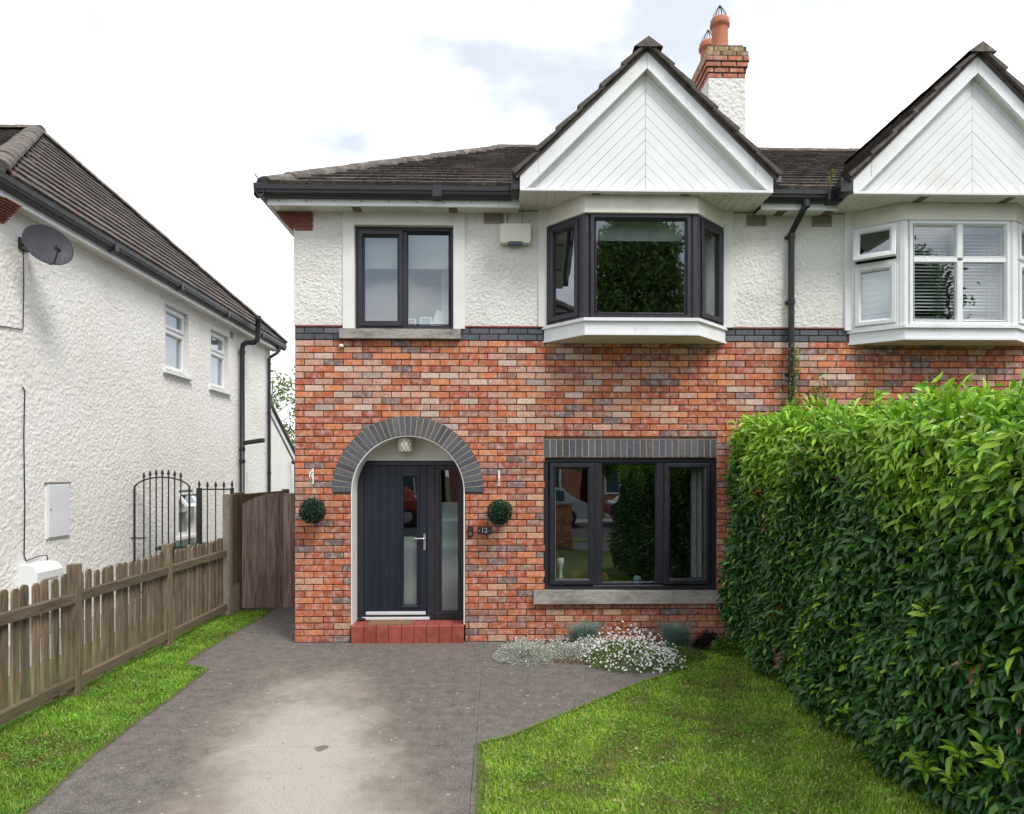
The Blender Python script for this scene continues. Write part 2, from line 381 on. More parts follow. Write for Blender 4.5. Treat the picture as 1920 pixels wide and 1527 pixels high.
def room(parent, x0, x1, y0, y1, z0, z1, m):
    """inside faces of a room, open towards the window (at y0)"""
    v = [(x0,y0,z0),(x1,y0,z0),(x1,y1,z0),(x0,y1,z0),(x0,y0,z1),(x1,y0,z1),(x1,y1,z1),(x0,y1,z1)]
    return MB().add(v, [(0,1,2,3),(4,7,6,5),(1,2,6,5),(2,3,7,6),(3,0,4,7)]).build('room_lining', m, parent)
def curtain(name, label, x0, x1, y, z0, z1, m=None, waves=3):
    n = 40; b = MB(); V = []
    for k, z in enumerate((z0, z1)):
        for i in range(n+1):
            t = i/n; V.append((x0+(x1-x0)*t, y + .022*math.sin(t*waves*2*math.pi) + .008*math.sin(t*17), z))
    b.add(V, [(i, i+1, n+2+i, n+1+i) for i in range(n)])
    V2 = [(x, yy+.004, z) for x, yy, z in V]; b.add(V2, [(i, i+1, n+2+i, n+1+i) for i in range(n)])
    return tag(b.build(name, m or M['fabric'], None, True), label, 'curtain')

# roof tiles -----------------------------------------------------------
def tile_mesh():
    prof = [(0,0),(.03,.004),(.06,.005),(.5,.003),(.94,.005),(.97,.004),(1,0)]
    n = len(prof); V = []; Fc = []
    for (s_, off) in ((0,.05),(1,.018)):
        for a, h in prof: V.append((a, s_, off+h))
    for a, h in prof: V.append((a, 0, .012))
    for i in range(n-1):
        Fc.append((i,i+1,n+i+1,n+i)); Fc.append((i+1,i,2*n+i,2*n+i+1))
    for k in (0, n-1): Fc.append((k, n+k, 2*n+k))
    me = bpy.data.meshes.new('roof_tile'); me.from_pydata(V, [], Fc); me.materials.append(M['tile']); me.update(); return me
TILE = tile_mesh()
def tile_col():
    c = random.choice([(.10,.083,.076),(.082,.069,.065),(.118,.097,.086),(.135,.118,.104),(.094,.08,.078)]); return jit(c, .18)
def tile_roof(parent, O, A, S, N, smax, arange, gauge=.3, wd=.3, skip=None, colf=tile_col):
    """individual tiles laid in courses on a roof plane; arange(s) -> (a0, a1)"""
    O, A, S, N = (Vector(q) for q in (O, A, S, N)); k = 0; s_ = 0.0; cnt = 0
    rot = Matrix((A, S, N)).transposed()
    while s_ < smax - .05:
        a0, a1 = arange(min(s_ + gauge*.5, smax)); a = math.floor(a0/wd)*wd + (wd/2 if k % 2 else 0)
        while a < a1:
            l, r = max(a, a0), min(a + wd, a1)
            if r - l > .04:
                p = O + A*l + S*s_ + N*random.uniform(0,.005)
                if not (skip and skip(p)):
                    o = link('roof_tile', TILE, None, parent, p, colf()); cnt += 1
                    o.matrix_basis = Matrix.Translation(o.location) @ (rot @ Matrix.Rotation(random.uniform(-.006,.006), 3, 'Z') @ Matrix.Diagonal((r-l-.002, min(gauge+.06, smax-s_), 1))).to_4x4()
            a += wd
        s_ += gauge; k += 1
def ridge_mesh(r=.125, L=.42, n=8):
    V = []; Fc = []
    for x, rr in ((0, r*1.04), (L, r)):
        for k in range(n+1):
            an = math.pi*k/n; V.append((x, rr*math.cos(an), rr*.72*math.sin(an)))
    for k in range(n): Fc.append((k,k+1,n+2+k,n+1+k))
    Fc += [tuple(range(n+1)), tuple(range(n+1,2*n+2))[::-1]]
    me = bpy.data.meshes.new('ridge_tile'); me.from_pydata(V, [], Fc); me.materials.append(M['hip']); me.update(); return me
RIDGE = ridge_mesh(); ANGLE_RIDGE = ridge_mesh(.16, .42, 2)
def ridge_run(parent, p0, p1, name='ridge_tile', up=(0,0,1), sc=1.0, me=None):
    p0, p1 = Vector(p0), Vector(p1); d = (p1-p0); L = d.length; d.normalize()
    s_ = Vector(up).cross(d).normalized(); nn = d.cross(s_); n = max(1, round(L/.4)); st = L/n
    for i in range(n):
        o = link(name, me or RIDGE, None, parent, p0 + d*st*i + nn*random.uniform(-.004,.006))
        o.matrix_basis = Matrix.Translation(o.location) @ (Matrix((d, s_, nn)).transposed() @ Matrix.Diagonal((st*1.06/.42, sc, sc))).to_4x4()

# bricks -----------------------------------------------------------------
def brick_geo(w_, h_, dp=.05, c=.004):
    V = [(c,0,c),(w_-c,0,c),(w_-c,0,h_-c),(c,0,h_-c),(0,c,0),(w_,c,0),(w_,c,h_),(0,c,h_),(0,dp,0),(w_,dp,0),(w_,dp,h_),(0,dp,h_)]
    Fc = [(0,1,2,3)] + [(i,4+i,4+(i+1)%4,(i+1)%4) for i in range(4)] + [(4+i,8+i,8+(i+1)%4,4+(i+1)%4) for i in range(4)]
    return V, Fc
BM = {}
def brick_mesh(w_, h_, key='brick', m=None):
    k = (round(w_,3), round(h_,3), key)
    if k not in BM:
        V, Fc = brick_geo(w_, h_); me = bpy.data.meshes.new(key); me.from_pydata(V, [], Fc); me.materials.append(m or M['brick']); me.update(); BM[k] = me
    return BM[k]
def brick_colour(x, z):
    band = math.exp(-((z-2.95)/.55)**2) * (1 if x < 2 else .75); r = random.random()
    if r < .40 - .26*band: c = (.43,.118,.056)
    elif r < .58 - .30*band: c = (.35,.092,.055)
    elif r < .70 - .22*band: c = (.50,.165,.072)
    elif r < .82 + .0*band: c = (.32,.135,.10) if random.random() > band else (.47,.235,.17)
    elif r < .925: c = (.19,.115,.105) if random.random() > .4*band else (.36,.26,.23)
    else: c = (.50,.25,.155) if random.random() > band else (.52,.34,.27)
    if z < .6 and random.random() < .5: c = (c[0]*.95, c[1]*1.06, c[2]*1.06)
    return jit((c[0]*1.08, c[1]*1.18, c[2]*1.22), .15)
def brickwork(parent, x0, x1, n0, n1, spans, y=8.0, gauge=.075, mx=300, unit=.225, pick=None):
    """stretcher bond; spans(z0, z1) -> list of (xa, xb) that carry brick in that course"""
    out = []
    for k in range(n0, n1):
        z = k*gauge + .005; off = (unit/2 if k % 2 else 0) + random.uniform(-.006,.006)
        for xa, xb in spans(z, z+gauge-.01):
            i = math.floor((xa - x0 - off)/unit)
            while True:
                a = x0 + off + i*unit; b = a + unit - .01
                if a >= xb: break
                l, r = max(a, xa), min(b, xb)
                if r - l > .025: out.append((l, r, z))
                i += 1
    key = pick or (lambda b: (b[0]**2 + 64 + (b[2]-1.97)**2) - 100*(b[1]-b[0] > .2))
    out.sort(key=key)
    rest = MB()
    for q, (l, r, z) in enumerate(out):
        col = brick_colour((l+r)/2, z); dy = random.uniform(-.0025,.0025)
        if q < mx:
            w_ = r - l if r - l < .2 else .215
            o = link('brick', brick_mesh(w_, .065), None, parent, (l, y+dy, z + random.uniform(-.001,.001)), col)
            o.rotation_euler = (random.uniform(-.012,.012), random.uniform(-.004,.004), random.uniform(-.006,.006))
        else:
            V, Fc = brick_geo(r-l, .065); rest.col = col
            rest.add([(l+a, y+dy+b, z+c_) for a,b,c_ in V], Fc)
    if rest.v: tag(rest.build('brickwork', M['brick_a'], parent), kind='stuff')

# ------------------------------------------------------------------ setting: ground, driveway, lawns, street
def sheet(name, pts, z, m, parent=None, th=None):
    b = MB()
    if th: b.xy(pts, z-th, z)
    else: b.add([(x,y,z) for x,y in pts], [tuple(range(len(pts)))])
    o = b.build(name, m, parent)
    if parent is None: o['kind'] = 'structure'
    return o
sheet('ground', [(-400,-400),(400,-400),(400,400),(-400,400)], -.06, M['ground'])

def driveway_material():
    m = mat('driveway_concrete', (.135,.121,.110), .95, .3, 9, bump=.35, bs=170, bd=.006, spec=.2)
    n = m.node_tree.nodes; l = m.node_tree.links; p = n['Principled BSDF']
    old = p.inputs['Base Color'].links[0].from_socket
    geo = n.new('ShaderNodeNewGeometry'); sep = n.new('ShaderNodeSeparateXYZ'); l.new(geo.outputs['Position'], sep.inputs[0])
    def mth(op, a, b=None, c=None):
        k = n.new('ShaderNodeMath'); k.operation = op
        for i, x in enumerate((a, b, c)):
            if x is None: continue
            if isinstance(x, (int, float)): k.inputs[i].default_value = x
            else: l.new(x, k.inputs[i])
        return k.outputs[0]
    def nz(s, d=6):
        k = n.new('ShaderNodeTexNoise'); k.inputs['Scale'].default_value = s; k.inputs['Detail'].default_value = d; l.new(geo.outputs['Position'], k.inputs['Vector']); return k.outputs['Fac']
    def rng_(v, a, b):
        k = n.new('ShaderNodeMapRange'); k.interpolation_type = 'SMOOTHSTEP'; k.inputs[1].default_value = a; k.inputs[2].default_value = b; l.new(v, k.inputs[0]); return k.outputs[0]
    def mixc(f, a, b):
        k = n.new('ShaderNodeMix'); k.data_type = 'RGBA'; l.new(f, k.inputs['Factor'])
        for s, x in (('A', a), ('B', b)):
            if isinstance(x, tuple): k.inputs[s].default_value = (*x, 1)
            else: l.new(x, k.inputs[s])
        return k.outputs['Result']
    X, Y = sep.outputs[0], sep.outputs[1]
    # where the car stands the concrete stays clean and pale: an oval running out to the street
    dx = mth('SUBTRACT', X, mth('MULTIPLY_ADD', Y, -.22, -.28))
    ax = mth('DIVIDE', dx, .60); ay = mth('DIVIDE', mth('MAXIMUM', mth('SUBTRACT', Y, 4.7), 0), 1.95)
    dist = mth('SQRT', mth('ADD', mth('MULTIPLY', ax, ax), mth('MULTIPLY', ay, ay)))
    dist = mth('ADD', dist, mth('MULTIPLY', mth('ADD', mth('SUBTRACT', nz(1.9, 9), .5), mth('MULTIPLY', mth('SUBTRACT', nz(11, 6), .5), .45)), 1.25))
    pale = mth('MULTIPLY', rng_(dist, 1.35, .25), .92)
    ochre = mth('MULTIPLY', rng_(dist, 1.6, .9), .75)
    mid = mixc(ochre, old, (.20,.175,.13))
    base = mixc(pale, mid, (.43,.40,.355))
    # lichen, worn aggregate and dark specks
    vo = n.new('ShaderNodeTexVoronoi'); vo.inputs['Scale'].default_value = 7.5; l.new(geo.outputs['Position'], vo.inputs['Vector'])
    spots = mth('MULTIPLY', rng_(mth('ADD', vo.outputs['Distance'], mth('MULTIPLY', nz(60, 3), .12)), .20, .13), rng_(nz(1.1, 3), .42, .56))
    base = mixc(mth('MULTIPLY', spots, .7), base, (.42,.40,.37))
    agg = mth('MULTIPLY', rng_(nz(70, 2), .52, .64), .5)
    base = mixc(agg, base, (.30,.275,.265))
    agg2 = mth('MULTIPLY', rng_(nz(85, 2), .47, .34), .3)
    base = mixc(agg2, base, (.06,.055,.055))
    pinkish = mth('MULTIPLY', rng_(nz(.9, 4), .55, .72), .35)
    base = mixc(pinkish, base, (.225,.16,.15))
    ox = mth('SUBTRACT', X, -1.25); oy = mth('SUBTRACT', Y, 4.93)
    od = mth('ADD', mth('SQRT', mth('ADD', mth('MULTIPLY', ox, ox), mth('MULTIPLY', mth('MULTIPLY', oy, oy), .6))), mth('MULTIPLY', mth('SUBTRACT', nz(14, 3), .5), .05))
    base = mixc(mth('MULTIPLY', rng_(od, .055, .035), .7), base, (.09,.075,.06))
    l.new(base, p.inputs['Base Color'])
    return m
DRV = driveway_material()
LAWN_EDGE = [(-.085,-1.5),(-.085,3.95),(-.10,4.99),(.14,5.13),(.41,5.41),(.81,5.82),(1.41,6.43),(1.72,6.67),(1.92,6.95)]
STRIP_EDGE = [(-2.66,-1.5),(-2.73,4.01),(-2.82,4.69),(-2.86,5.5),(-2.86,6.0),(-2.91,6.94),(-3.24,7.12),(-3.25,8.27),(-3.2,9.59)]
drv = thing('driveway', None, None, (-1.3,4,0)); drv['kind'] = 'structure'
left = [p for p in STRIP_EDGE]
# main slabs (joints are real gaps), the edge strip by the lawn, the apron in front of the bed and the side passage
J1 = 4.955
sheet('joint_filler', [(-3.2,-1.4),(-.05,-1.4),(-.05,4.95),(1.5,6.6),(1.0,7.0),(-.1,8.2),(-2.2,8.2),(-2.7,6)], -.009, DRV, drv)
sheet('concrete_slab', [(-.156,J1-.003),(-.156,-1.5),(-2.66,-1.5),(-2.73,4.01),(-2.82,4.69),(-2.825,J1-.003)], 0, DRV, drv, .05)
sheet('concrete_slab', [(-.085,-1.5),(-.152,-1.5),(-.152,4.985),(-.10,4.985)], -.002, DRV, drv, .05)
sheet('concrete_slab', [(-.156,J1+.003),(-2.826,J1+.003),(-2.86,5.5),(-2.86,6.0),(-2.91,6.94),(-3.24,7.12),(-3.25,8.27),(-3.2,9.59),(-3.2,20),(-2.0,20),(-2.0,8.3),(-.147,8.3),(-.147,5.0),(-.156,5.0)], -.001, DRV, drv, .05)
sheet('concrete_slab', [(-.145,4.992),(-.10,4.995),(.14,5.13),(.41,5.41),(.81,5.82),(1.41,6.43),(1.72,6.67),(1.92,6.95),(1.7,7.05),(.3,7.25),(.1,7.6),(.1,8.3),(-.145,8.3)], -.003, DRV, drv, .05)
lawn = LAWN_EDGE + [(2.0,7.25),(2.3,7.6),(2.5,7.9),(3.2,7.9),(3.2,-1.5)]
sheet('lawn', lawn, -.012, M['turf'])
strip = STRIP_EDGE + [(-3.3,9.9),(-3.85,9.9),(-3.85,-1.5)]
sheet('grass_strip', strip, -.012, M['turf'])
sheet('flower_bed', [(.104,8.3),(.104,7.61),(.31,7.26),(1.7,7.06),(1.915,6.965),(1.99,7.26),(2.29,7.61),(2.49,7.92),(3.3,7.92),(3.3,8.3)], .0, M['soil'])
sheet('neighbour_path', [(-5.9,-1.5),(-4.75,-1.5),(-4.75,22),(-5.9,22)], -.01, M['path'])
sheet('neighbour_lawn', [(-4.745,-1.5),(-3.86,-1.5),(-3.86,10.6),(-4.745,10.6)], -.014, M['turf'])
sheet('pavement', [(-40,-3.6),(40,-3.6),(40,-1.6),(-40,-1.6)], -.02, M['path'])
sheet('road', [(-60,-11),(60,-11),(60,-5.0),(-60,-5.0)], -.045, M['asphalt'])
sheet('grass_verge', [(-40,-4.9),(40,-4.9),(40,-3.65),(-40,-3.65)], -.022, M['turf'])
sheet('far_pavement', [(-40,-13.2),(40,-13.2),(40,-11.1),(-40,-11.1)], -.02, M['path'])

def inside(px, py, poly):
    r = np.zeros(len(px), bool); n = len(poly)
    for i in range(n):
        x0,y0 = poly[i]; x1,y1 = poly[(i+1) % n]
        c = ((y0 > py) != (y1 > py)) & (px < (x1-x0)*(py-y0)/((y1-y0) if abs(y1-y0) > 1e-9 else 1e-9) + x0); r ^= c
    return r
def grass(name, label, poly, box, n, hmin, hmax, cols, y_bias=True):
    x = rng.uniform(box[0], box[1], n); t = rng.random(n); y = box[2] + (box[3]-box[2])*(t**1.25 if y_bias else t)
    k = inside(x, y, poly); x, y = x[k], y[k]; n = len(x)
    patch = np.sin(x*3.1+1.3*np.sin(y*2.2))*np.sin(y*3.7+np.sin(x*4.3)) + .6*np.sin(x*11+y*7)*np.sin(y*13-x*5)
    h = rng.uniform(hmin, hmax, n) * (1 + .18*patch); az = rng.uniform(0, 2*np.pi, n); lean = rng.uniform(.25, 1.1, n)
    w_ = rng.uniform(.0018, .0036, n) * (1 + .12*np.maximum(y-4, 0))
    dx, dy = np.cos(az), np.sin(az); sx, sy = -dy, dx
    z0 = np.full(n, -.014)
    def P(f, hh, s): return np.stack([x + dx*lean*h*f + sx*w_*s, y + dy*lean*h*f + sy*w_*s, z0 + hh*h], 1)
    V = np.stack([P(0,0,1), P(0,0,-1), P(.35,.62,.9), P(.35,.62,-.9), P(1.0,.92,0)], 1).reshape(-1,3)
    T = (np.array([(0,1,3),(0,3,2),(2,3,4)])[None] + (np.arange(n)*5)[:,None,None]).reshape(-1,3)
    cols = np.array(cols); ci = rng.choice(len(cols), n, p=[.36,.27,.17,.11,.09]); c = cols[ci]*(1 + .22*rng.normal(size=(n,1))*.6)*(1+.26*patch[:,None]) 
    dry = (patch < -.75) & (rng.random(n) < .4); c[dry] = np.array((.26,.22,.08))
    me = tri_mesh(name, V, T, np.repeat(np.clip(c,.005,1), 5, axis=0)); o = link(name, me, M['grass'])
    return tag(o, label, 'grass', kind='stuff')
GC = [(.245,.44,.032),(.185,.36,.028),(.33,.51,.06),(.44,.52,.12),(.55,.48,.23)]
GC2 = [(.19,.39,.032),(.145,.32,.028),(.265,.46,.055),(.33,.46,.09),(.46,.42,.18)]
grass('lawn_grass', 'short mown grass of the front lawn beside the hedge', lawn, (-.12,3.2,3.0,7.9), 170000, .012, .034, GC)
grass('strip_grass', 'narrow strip of green grass between picket fence and driveway', strip, (-3.84,-2.6,3.0,9.9), 80000, .016, .045, GC2)
# ragged taller blades along the concrete edges
def edge_grass(name, label, line, n, side, cols):
    P = np.array(line); L = np.linalg.norm(np.diff(P, axis=0), axis=1); cum = np.concatenate([[0], np.cumsum(L)])
    t = rng.uniform(0, cum[-1], n); i = np.clip(np.searchsorted(cum, t) - 1, 0, len(L)-1); f = (t - cum[i])/L[i]
    q = P[i] + (P[i+1]-P[i])*f[:,None]; x = q[:,0] + side*np.abs(rng.normal(0,.016,n)) - side*.014; y = q[:,1]
    h = rng.uniform(.015,.038,n); az = rng.uniform(0,2*np.pi,n); dx,dy = np.cos(az)-side*.6, np.sin(az); w_ = rng.uniform(.0018,.0035,n)
    def Pp(f,hh,s): return np.stack([x+dx*h*f - np.sin(az)*w_*s, y+dy*h*f+np.cos(az)*w_*s, -.01+hh*h],1)
    V = np.stack([Pp(0,0,1),Pp(0,0,-1),Pp(.8,.8,0)],1).reshape(-1,3); T = np.arange(3*n).reshape(-1,3)
    c = np.array(cols)[rng.integers(0,len(cols),n)]
    o = link(name, tri_mesh(name, V, T, np.repeat(c,3,axis=0)), M['grass']); tag(o, label, 'grass', kind='stuff')
edge_grass('lawn_edge_grass', 'dry fringe of grass along the lawn edge of the driveway', LAWN_EDGE[1:], 9000, 1, [(.20,.35,.04),(.16,.30,.035),(.34,.31,.14),(.24,.33,.07)])
edge_grass('strip_edge_grass', 'dry fringe of grass along the strip edge of the driveway', STRIP_EDGE[1:], 9000, -1, [(.15,.31,.04),(.13,.27,.03),(.34,.29,.14),(.36,.30,.16)])

def clover(name, label, poly, box, clumps, per):
    cx = rng.uniform(box[0],box[1],clumps); cy = rng.uniform(box[2],box[3],clumps); k = inside(cx,cy,poly); cx, cy = cx[k], cy[k]; m_ = len(cx)
    rr = rng.uniform(.03,.10,m_); i = np.repeat(np.arange(m_), per); n = len(i)
    x = cx[i]+rng.normal(0,1,n)*rr[i]; y = cy[i]+rng.normal(0,1,n)*rr[i]; k = inside(x,y,poly); x, y, i = x[k], y[k], i[k]; n = len(x)
    P = np.stack([x,y,rng.uniform(.012,.034,n)],1); L_ = rng.uniform(.010,.022,n)
    c = np.array([(.12,.30,.035),(.16,.36,.05),(.09,.24,.03),(.22,.42,.08)])[rng.integers(0,4,n)]
    o = leaf_object(name, P, rnd(n)*np.array((1,1,.25)), np.array((0,0,1.0))+.35*rnd(n), L_, L_*.8, c, M['leaf_m'], None, True); tag(o, label, 'clover', kind='stuff')
clover('lawn_clover', 'clover and broad-leaved weeds in the front lawn', lawn, (0,2.4,3.2,7.4), 120, 60)
clover('strip_clover', 'clover and broad-leaved weeds in the grass strip', strip, (-3.7,-2.8,3.4,9.2), 60, 55)

# ------------------------------------------------------------------ number 12: the brick house
XL, XP, FY = -2.34, 3.48, 8.0
AXC, AZC, ARI, ARO = -1.028, 1.752, .664, .888              # door arch
house = thing('brick_house', 'red brick semi-detached house with grey arched doorway and anthracite bay window', 'house', (.5,8,0))
def arch_pts(r, n=40, a0=0, a1=math.pi): return [(AXC + r*math.cos(a0+(a1-a0)*i/n), AZC + r*math.sin(a0+(a1-a0)*i/n)) for i in range(n+1)]
wb = MB(); Y0, Y1 = FY+.010, FY+.28
for x0,x1,z0,z1 in [(XL,AXC-ARI,-.05,AZC),(AXC+ARI,.56,-.05,AZC),(.56,2.605,-.05,.565),(.56,2.605,2.17,2.75),(2.605,XP,-.05,2.75),(XL,XP,2.75,3.64),
                    (XL,-1.66,3.64,5.05),(-.49,.60,3.64,5.05),(2.66,XP,3.64,5.05),(-1.66,-.49,4.87,5.05),(.60,2.66,4.85,5.05)]:
    wb.box(x0,x1,Y0,Y1,z0,z1)
ap = arch_pts(ARI)
for (xa,za),(xb,zb_) in zip(ap, ap[1:]): wb.xz([(xa,za),(xb,zb_),(xb,2.75),(xa,2.75)], Y0, Y1)
wb.box(XL,AXC-ARI,Y0,Y1,AZC,2.75); wb.box(AXC+ARI,.56,Y0,Y1,AZC,2.75)
wb.build('wall', M['mortar'], house)
MB().box(XL,XL+.2,Y1,16.5,-.05,5.05).box(XL,XP,16.5,16.7,-.05,5.05).build('side_wall', M['dash'], house)

def spans12(z0, z1):
    S = [(XL, XP)]
    def cut(a, b):
        nonlocal S; T = []
        for l, r in S:
            if b <= l or a >= r: T.append((l, r)); continue
            if a > l: T.append((l, a))
            if b < r: T.append((b, r))
        S = T
    if z0 < AZC - .03: cut(AXC-ARI-.005, AXC+ARI+.005)
    else:
        if z1 - AZC < ARO:
            hw = math.sqrt(max(ARO**2 - (z1-AZC)**2, 0)) - .012
            hi = math.sqrt(max(ARI**2 - max(z0-AZC,0)**2, 0)) + .02
            cut(AXC-max(hw,hi), AXC+max(hw,hi))
    if z1 > .59 and z0 < 2.15: cut(.557, 2.607)
    elif z1 > .46 and z0 < .59: cut(.45, 2.66)
    if z1 > 2.17 and z0 < 2.37: cut(.557, 2.607)
    return S
def pick12(b):
    x, z = (b[0]+b[1])/2, b[2]
    hidden = x > 2.62 and z < 2.5 or (z < .3 and .1 < x < 2.3) 
    return x**2 + 64 + (z-1.97)**2 - 100*(b[1]-b[0] > .2) + 300*hidden
brickwork(house, XL, XP, 0, 47, spans12, FY, pick=pick12)
def blue(): return jit(random.choice([(.078,.085,.102),(.095,.102,.12),(.066,.072,.086),(.11,.114,.128)]), .12)
def string_course(parent, spans, y=FY):
    for k in (0, 1):
        z = 3.53 + k*.073
        for xa, xb in spans:
            a = xa - (.11 if k else 0)
            while a < xb:
                l, r = max(a, xa), min(a+.215, xb)
                if r - l > .03: link('blue_brick', brick_mesh(r-l if r-l < .2 else .215, .065, 'blue_brick', M['blue_brick']), None, parent, (l, y-.004+random.uniform(-.002,.002), z), blue())
                a += .225
    for xa, xb in spans: MB().box(xa, xb, y-.014, y+.03, 3.677, 3.697, .003).build('coping_tile', M['corbel'], parent)
string_course(house, [(XL,-1.81),(-.415,.55),(2.715,XP-.002)])
# soldier course over the window, arch ring
nL = 27; wL = (2.607-.557)/nL
for i in range(nL):
    link('lintel_brick', brick_mesh(wL-.009, .205, 'lintel_brick', M['blue_brick']), None, house, (.557+i*wL+.0045, FY-.005+random.uniform(-.0015,.0015), 2.165), blue())
MB().box(.556,2.608,FY-.001,FY+.06,2.16,2.372).build('lintel_mortar', M['mortar_buff'], house)
nA = 37; am = (ARI+ARO)/2
V0 = []
for i in range(nA):
    a0 = math.pi*i/nA + .0075; a1 = math.pi*(i+1)/nA - .0075
    b = MB(); q = []
    c = .003
    for r, a in ((ARI+c,a0+c),(ARO-c,a0+c),(ARO-c,a1-c),(ARI+c,a1-c)): q.append((AXC+r*math.cos(a), FY-.008, AZC+r*math.sin(a)))
    for r, a in ((ARI,a0),(ARO,a0),(ARO,a1),(ARI,a1)): q.append((AXC+r*math.cos(a), FY-.004, AZC+r*math.sin(a)))
    for r, a in ((ARI,a0),(ARO,a0),(ARO,a1),(ARI,a1)): q.append((AXC+r*math.cos(a), FY+.06, AZC+r*math.sin(a)))
    b.add(q, [(0,1,2,3)] + [(k,4+k,4+(k+1)%4,(k+1)%4) for k in range(4)] + [(4+k,8+k,8+(k+1)%4,4+(k+1)%4) for k in range(4)])
    b.build('arch_brick', M['blue_brick'], house, color=blue())
am_ = MB(); po, pi_ = arch_pts(ARO-.002), arch_pts(ARI+.001)
for i in range(40): am_.xz([po[i],po[i+1],pi_[i+1],pi_[i]], FY-.003, FY+.02)
am_.build('arch_mortar', M['mortar_buff'], house)
# white reveal of the porch, back wall above the door
rv = MB(); ri = arch_pts(ARI-.014)
ro_ = arch_pts(ARI-.001)
for i in range(40): rv.xz([ro_[i],ro_[i+1],ri[i+1],ri[i]], FY+.002, FY+.42)
rv.box(AXC-ARI+.001,AXC-ARI+.015,FY+.002,FY+.42,.2,AZC).box(AXC+ARI-.015,AXC+ARI-.001,FY+.002,FY+.42,.2,AZC)
rv.build('door_reveal', M['plaster'], house)
MB().xz([(AXC-ARI-.02,2.115),(AXC+ARI+.02,2.115),(AXC+ARI+.02,2.5),(AXC-ARI-.02,2.5)], 8.285, 8.36).build('porch_panel', M['cream'], house)

# door step of red tiles
sb = MB().box(-1.675,-.375,7.96,8.5,-.05,.188).build('step', M['red_tile'], house, color=(.2,.06,.045))
nS = 9; ws = 1.31/nS
for i in range(nS):
    c = jit((.30,.07,.053), .14); xa = -1.682 + i*ws
    MB().box(xa+.002, xa+ws-.002, 7.945, 7.962, -.03, .2, .006).build('step_tile', M['red_tile'], sb, color=c)
    for j in range(2):
        MB().box(xa+.002, xa+ws-.002, 7.965+j*.152, 7.965+j*.152+.148, .186, .2015, .004).build('step_tile', M['red_tile'], sb, color=jit((.28,.07,.055), .14))

# front door, frame and side light  (face at y = 8.28)
DY = 8.28
fr = MB()
for x0,x1,z0,z1 in [(-1.676,-1.60,.2,2.125),(-1.60,-.366,2.062,2.125),(-.835,-.74,.2,2.062),(-.74,-.366,.2,.29),(-.74,-.366,2.03,2.062)]:
    fr.box(x0,x1,DY,DY+.07,z0,z1,.006)
fr.box(-.44,-.364,DY+.001,DY+.07,.29,2.03,.006).box(-.74,-.68,DY+.001,DY+.07,.29,2.03,.006)
dfr = fr.build('door_frame', M['anth'], house)
sp = plane((-.68,DY+.02,.29),(1,0,0))
MB().ring(sp,0,.24,0,1.74,[(0,.0),(0,.018),(.012,.018),(.022,.004),(.022,-.02)]).build('bead', M['anth'], dfr)
MB().pbox(sp,.01,.23,.01,1.73,-.004,.002).build('pane', M['glass_door'], dfr)
MB().box(-.665,-.455,DY+.03,DY+.036,.3,1.62).build('frosted_film', M['frost'], dfr)
door = MB()
xs = [-1.598,-1.50,-1.40,-1.30,-1.205,-1.145]                  # plank grooves down the left of the leaf
for a,b_ in zip(xs, xs[1:]): door.box(a+.001,b_-.001,DY+.012,DY+.05,.245,2.06,.0018)
door.box(-1.598,-.838,DY+.018,DY+.055,.24,1.0); door.v = door.v[:-8]; door.f = door.f[:-6]
door.box(-1.598,-1.141,DY+.017,DY+.052,.243,2.06)
door.box(-.93,-.838,DY+.012,DY+.05,.245,2.06,.003).box(-1.145,-.93,DY+.012,DY+.05,.245,.355,.003).box(-1.145,-.93,DY+.012,DY+.05,1.955,2.06,.003)
dr = door.build('door', M['navy'], house)
gp = plane((-1.152,DY+.012,.35),(1,0,0))
MB().ring(gp,0,.226,0,1.61,[(0,0),(0,.016),(.01,.022),(.026,.016),(.034,.0),(.034,-.02)]).build('glazing_trim', M['navy'], dr)
MB().pbox(gp,.03,.196,.03,1.58,-.004,.0).build('pane', M['glass_door'], dr)
MB().box(-1.14,-.935,DY+.055,DY+.06,.36,1.2).build('frosted_film', M['frost'], dr)
hd = MB().box(-.882,-.848,DY-.004,DY+.012,1.04,1.24,.004).tube([(-.866,DY-.002,1.185),(-.866,DY-.05,1.185),(-.885,DY-.055,1.185),(-.985,DY-.055,1.185)], .0095, 8)
hd.build('handle', M['steel'], dr)
MB().tube([(-.866,DY-.006,1.09),(-.866,DY-.014,1.09)], .012, 10).build('lock', M['steel'], dr)
MB().box(-1.57,-.85,DY-.016,DY+.012,.262,.3,.005).build('weather_bar', M['alu'], dr)
MB().box(-1.62,-.80,DY-.05,DY+.02,.205,.236,.006).build('threshold', M['alu'], dfr)
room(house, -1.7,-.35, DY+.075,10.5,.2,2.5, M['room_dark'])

# ground floor window
gw = plane((.557,8.07,.585),(1,0,0))
window(house, gw, 2.048, 1.572, [(.075,.60,.075,1.505,True),(.69,1.345,.09,1.50,False),(1.435,1.975,.075,1.505,True)], M['anth'], border=.065)
MB().box(.545,.60,8.06,8.12,.58,2.165).build('reveal', M['anth'], house)
MB().xz([(.44,.447),(2.668,.447),(2.668,.585),(.44,.60)],7.935,8.12).build('window_sill', M['concrete'], house)
room(house,.3,3.2,8.16,12.5,.1,2.6,M['room_dark'])
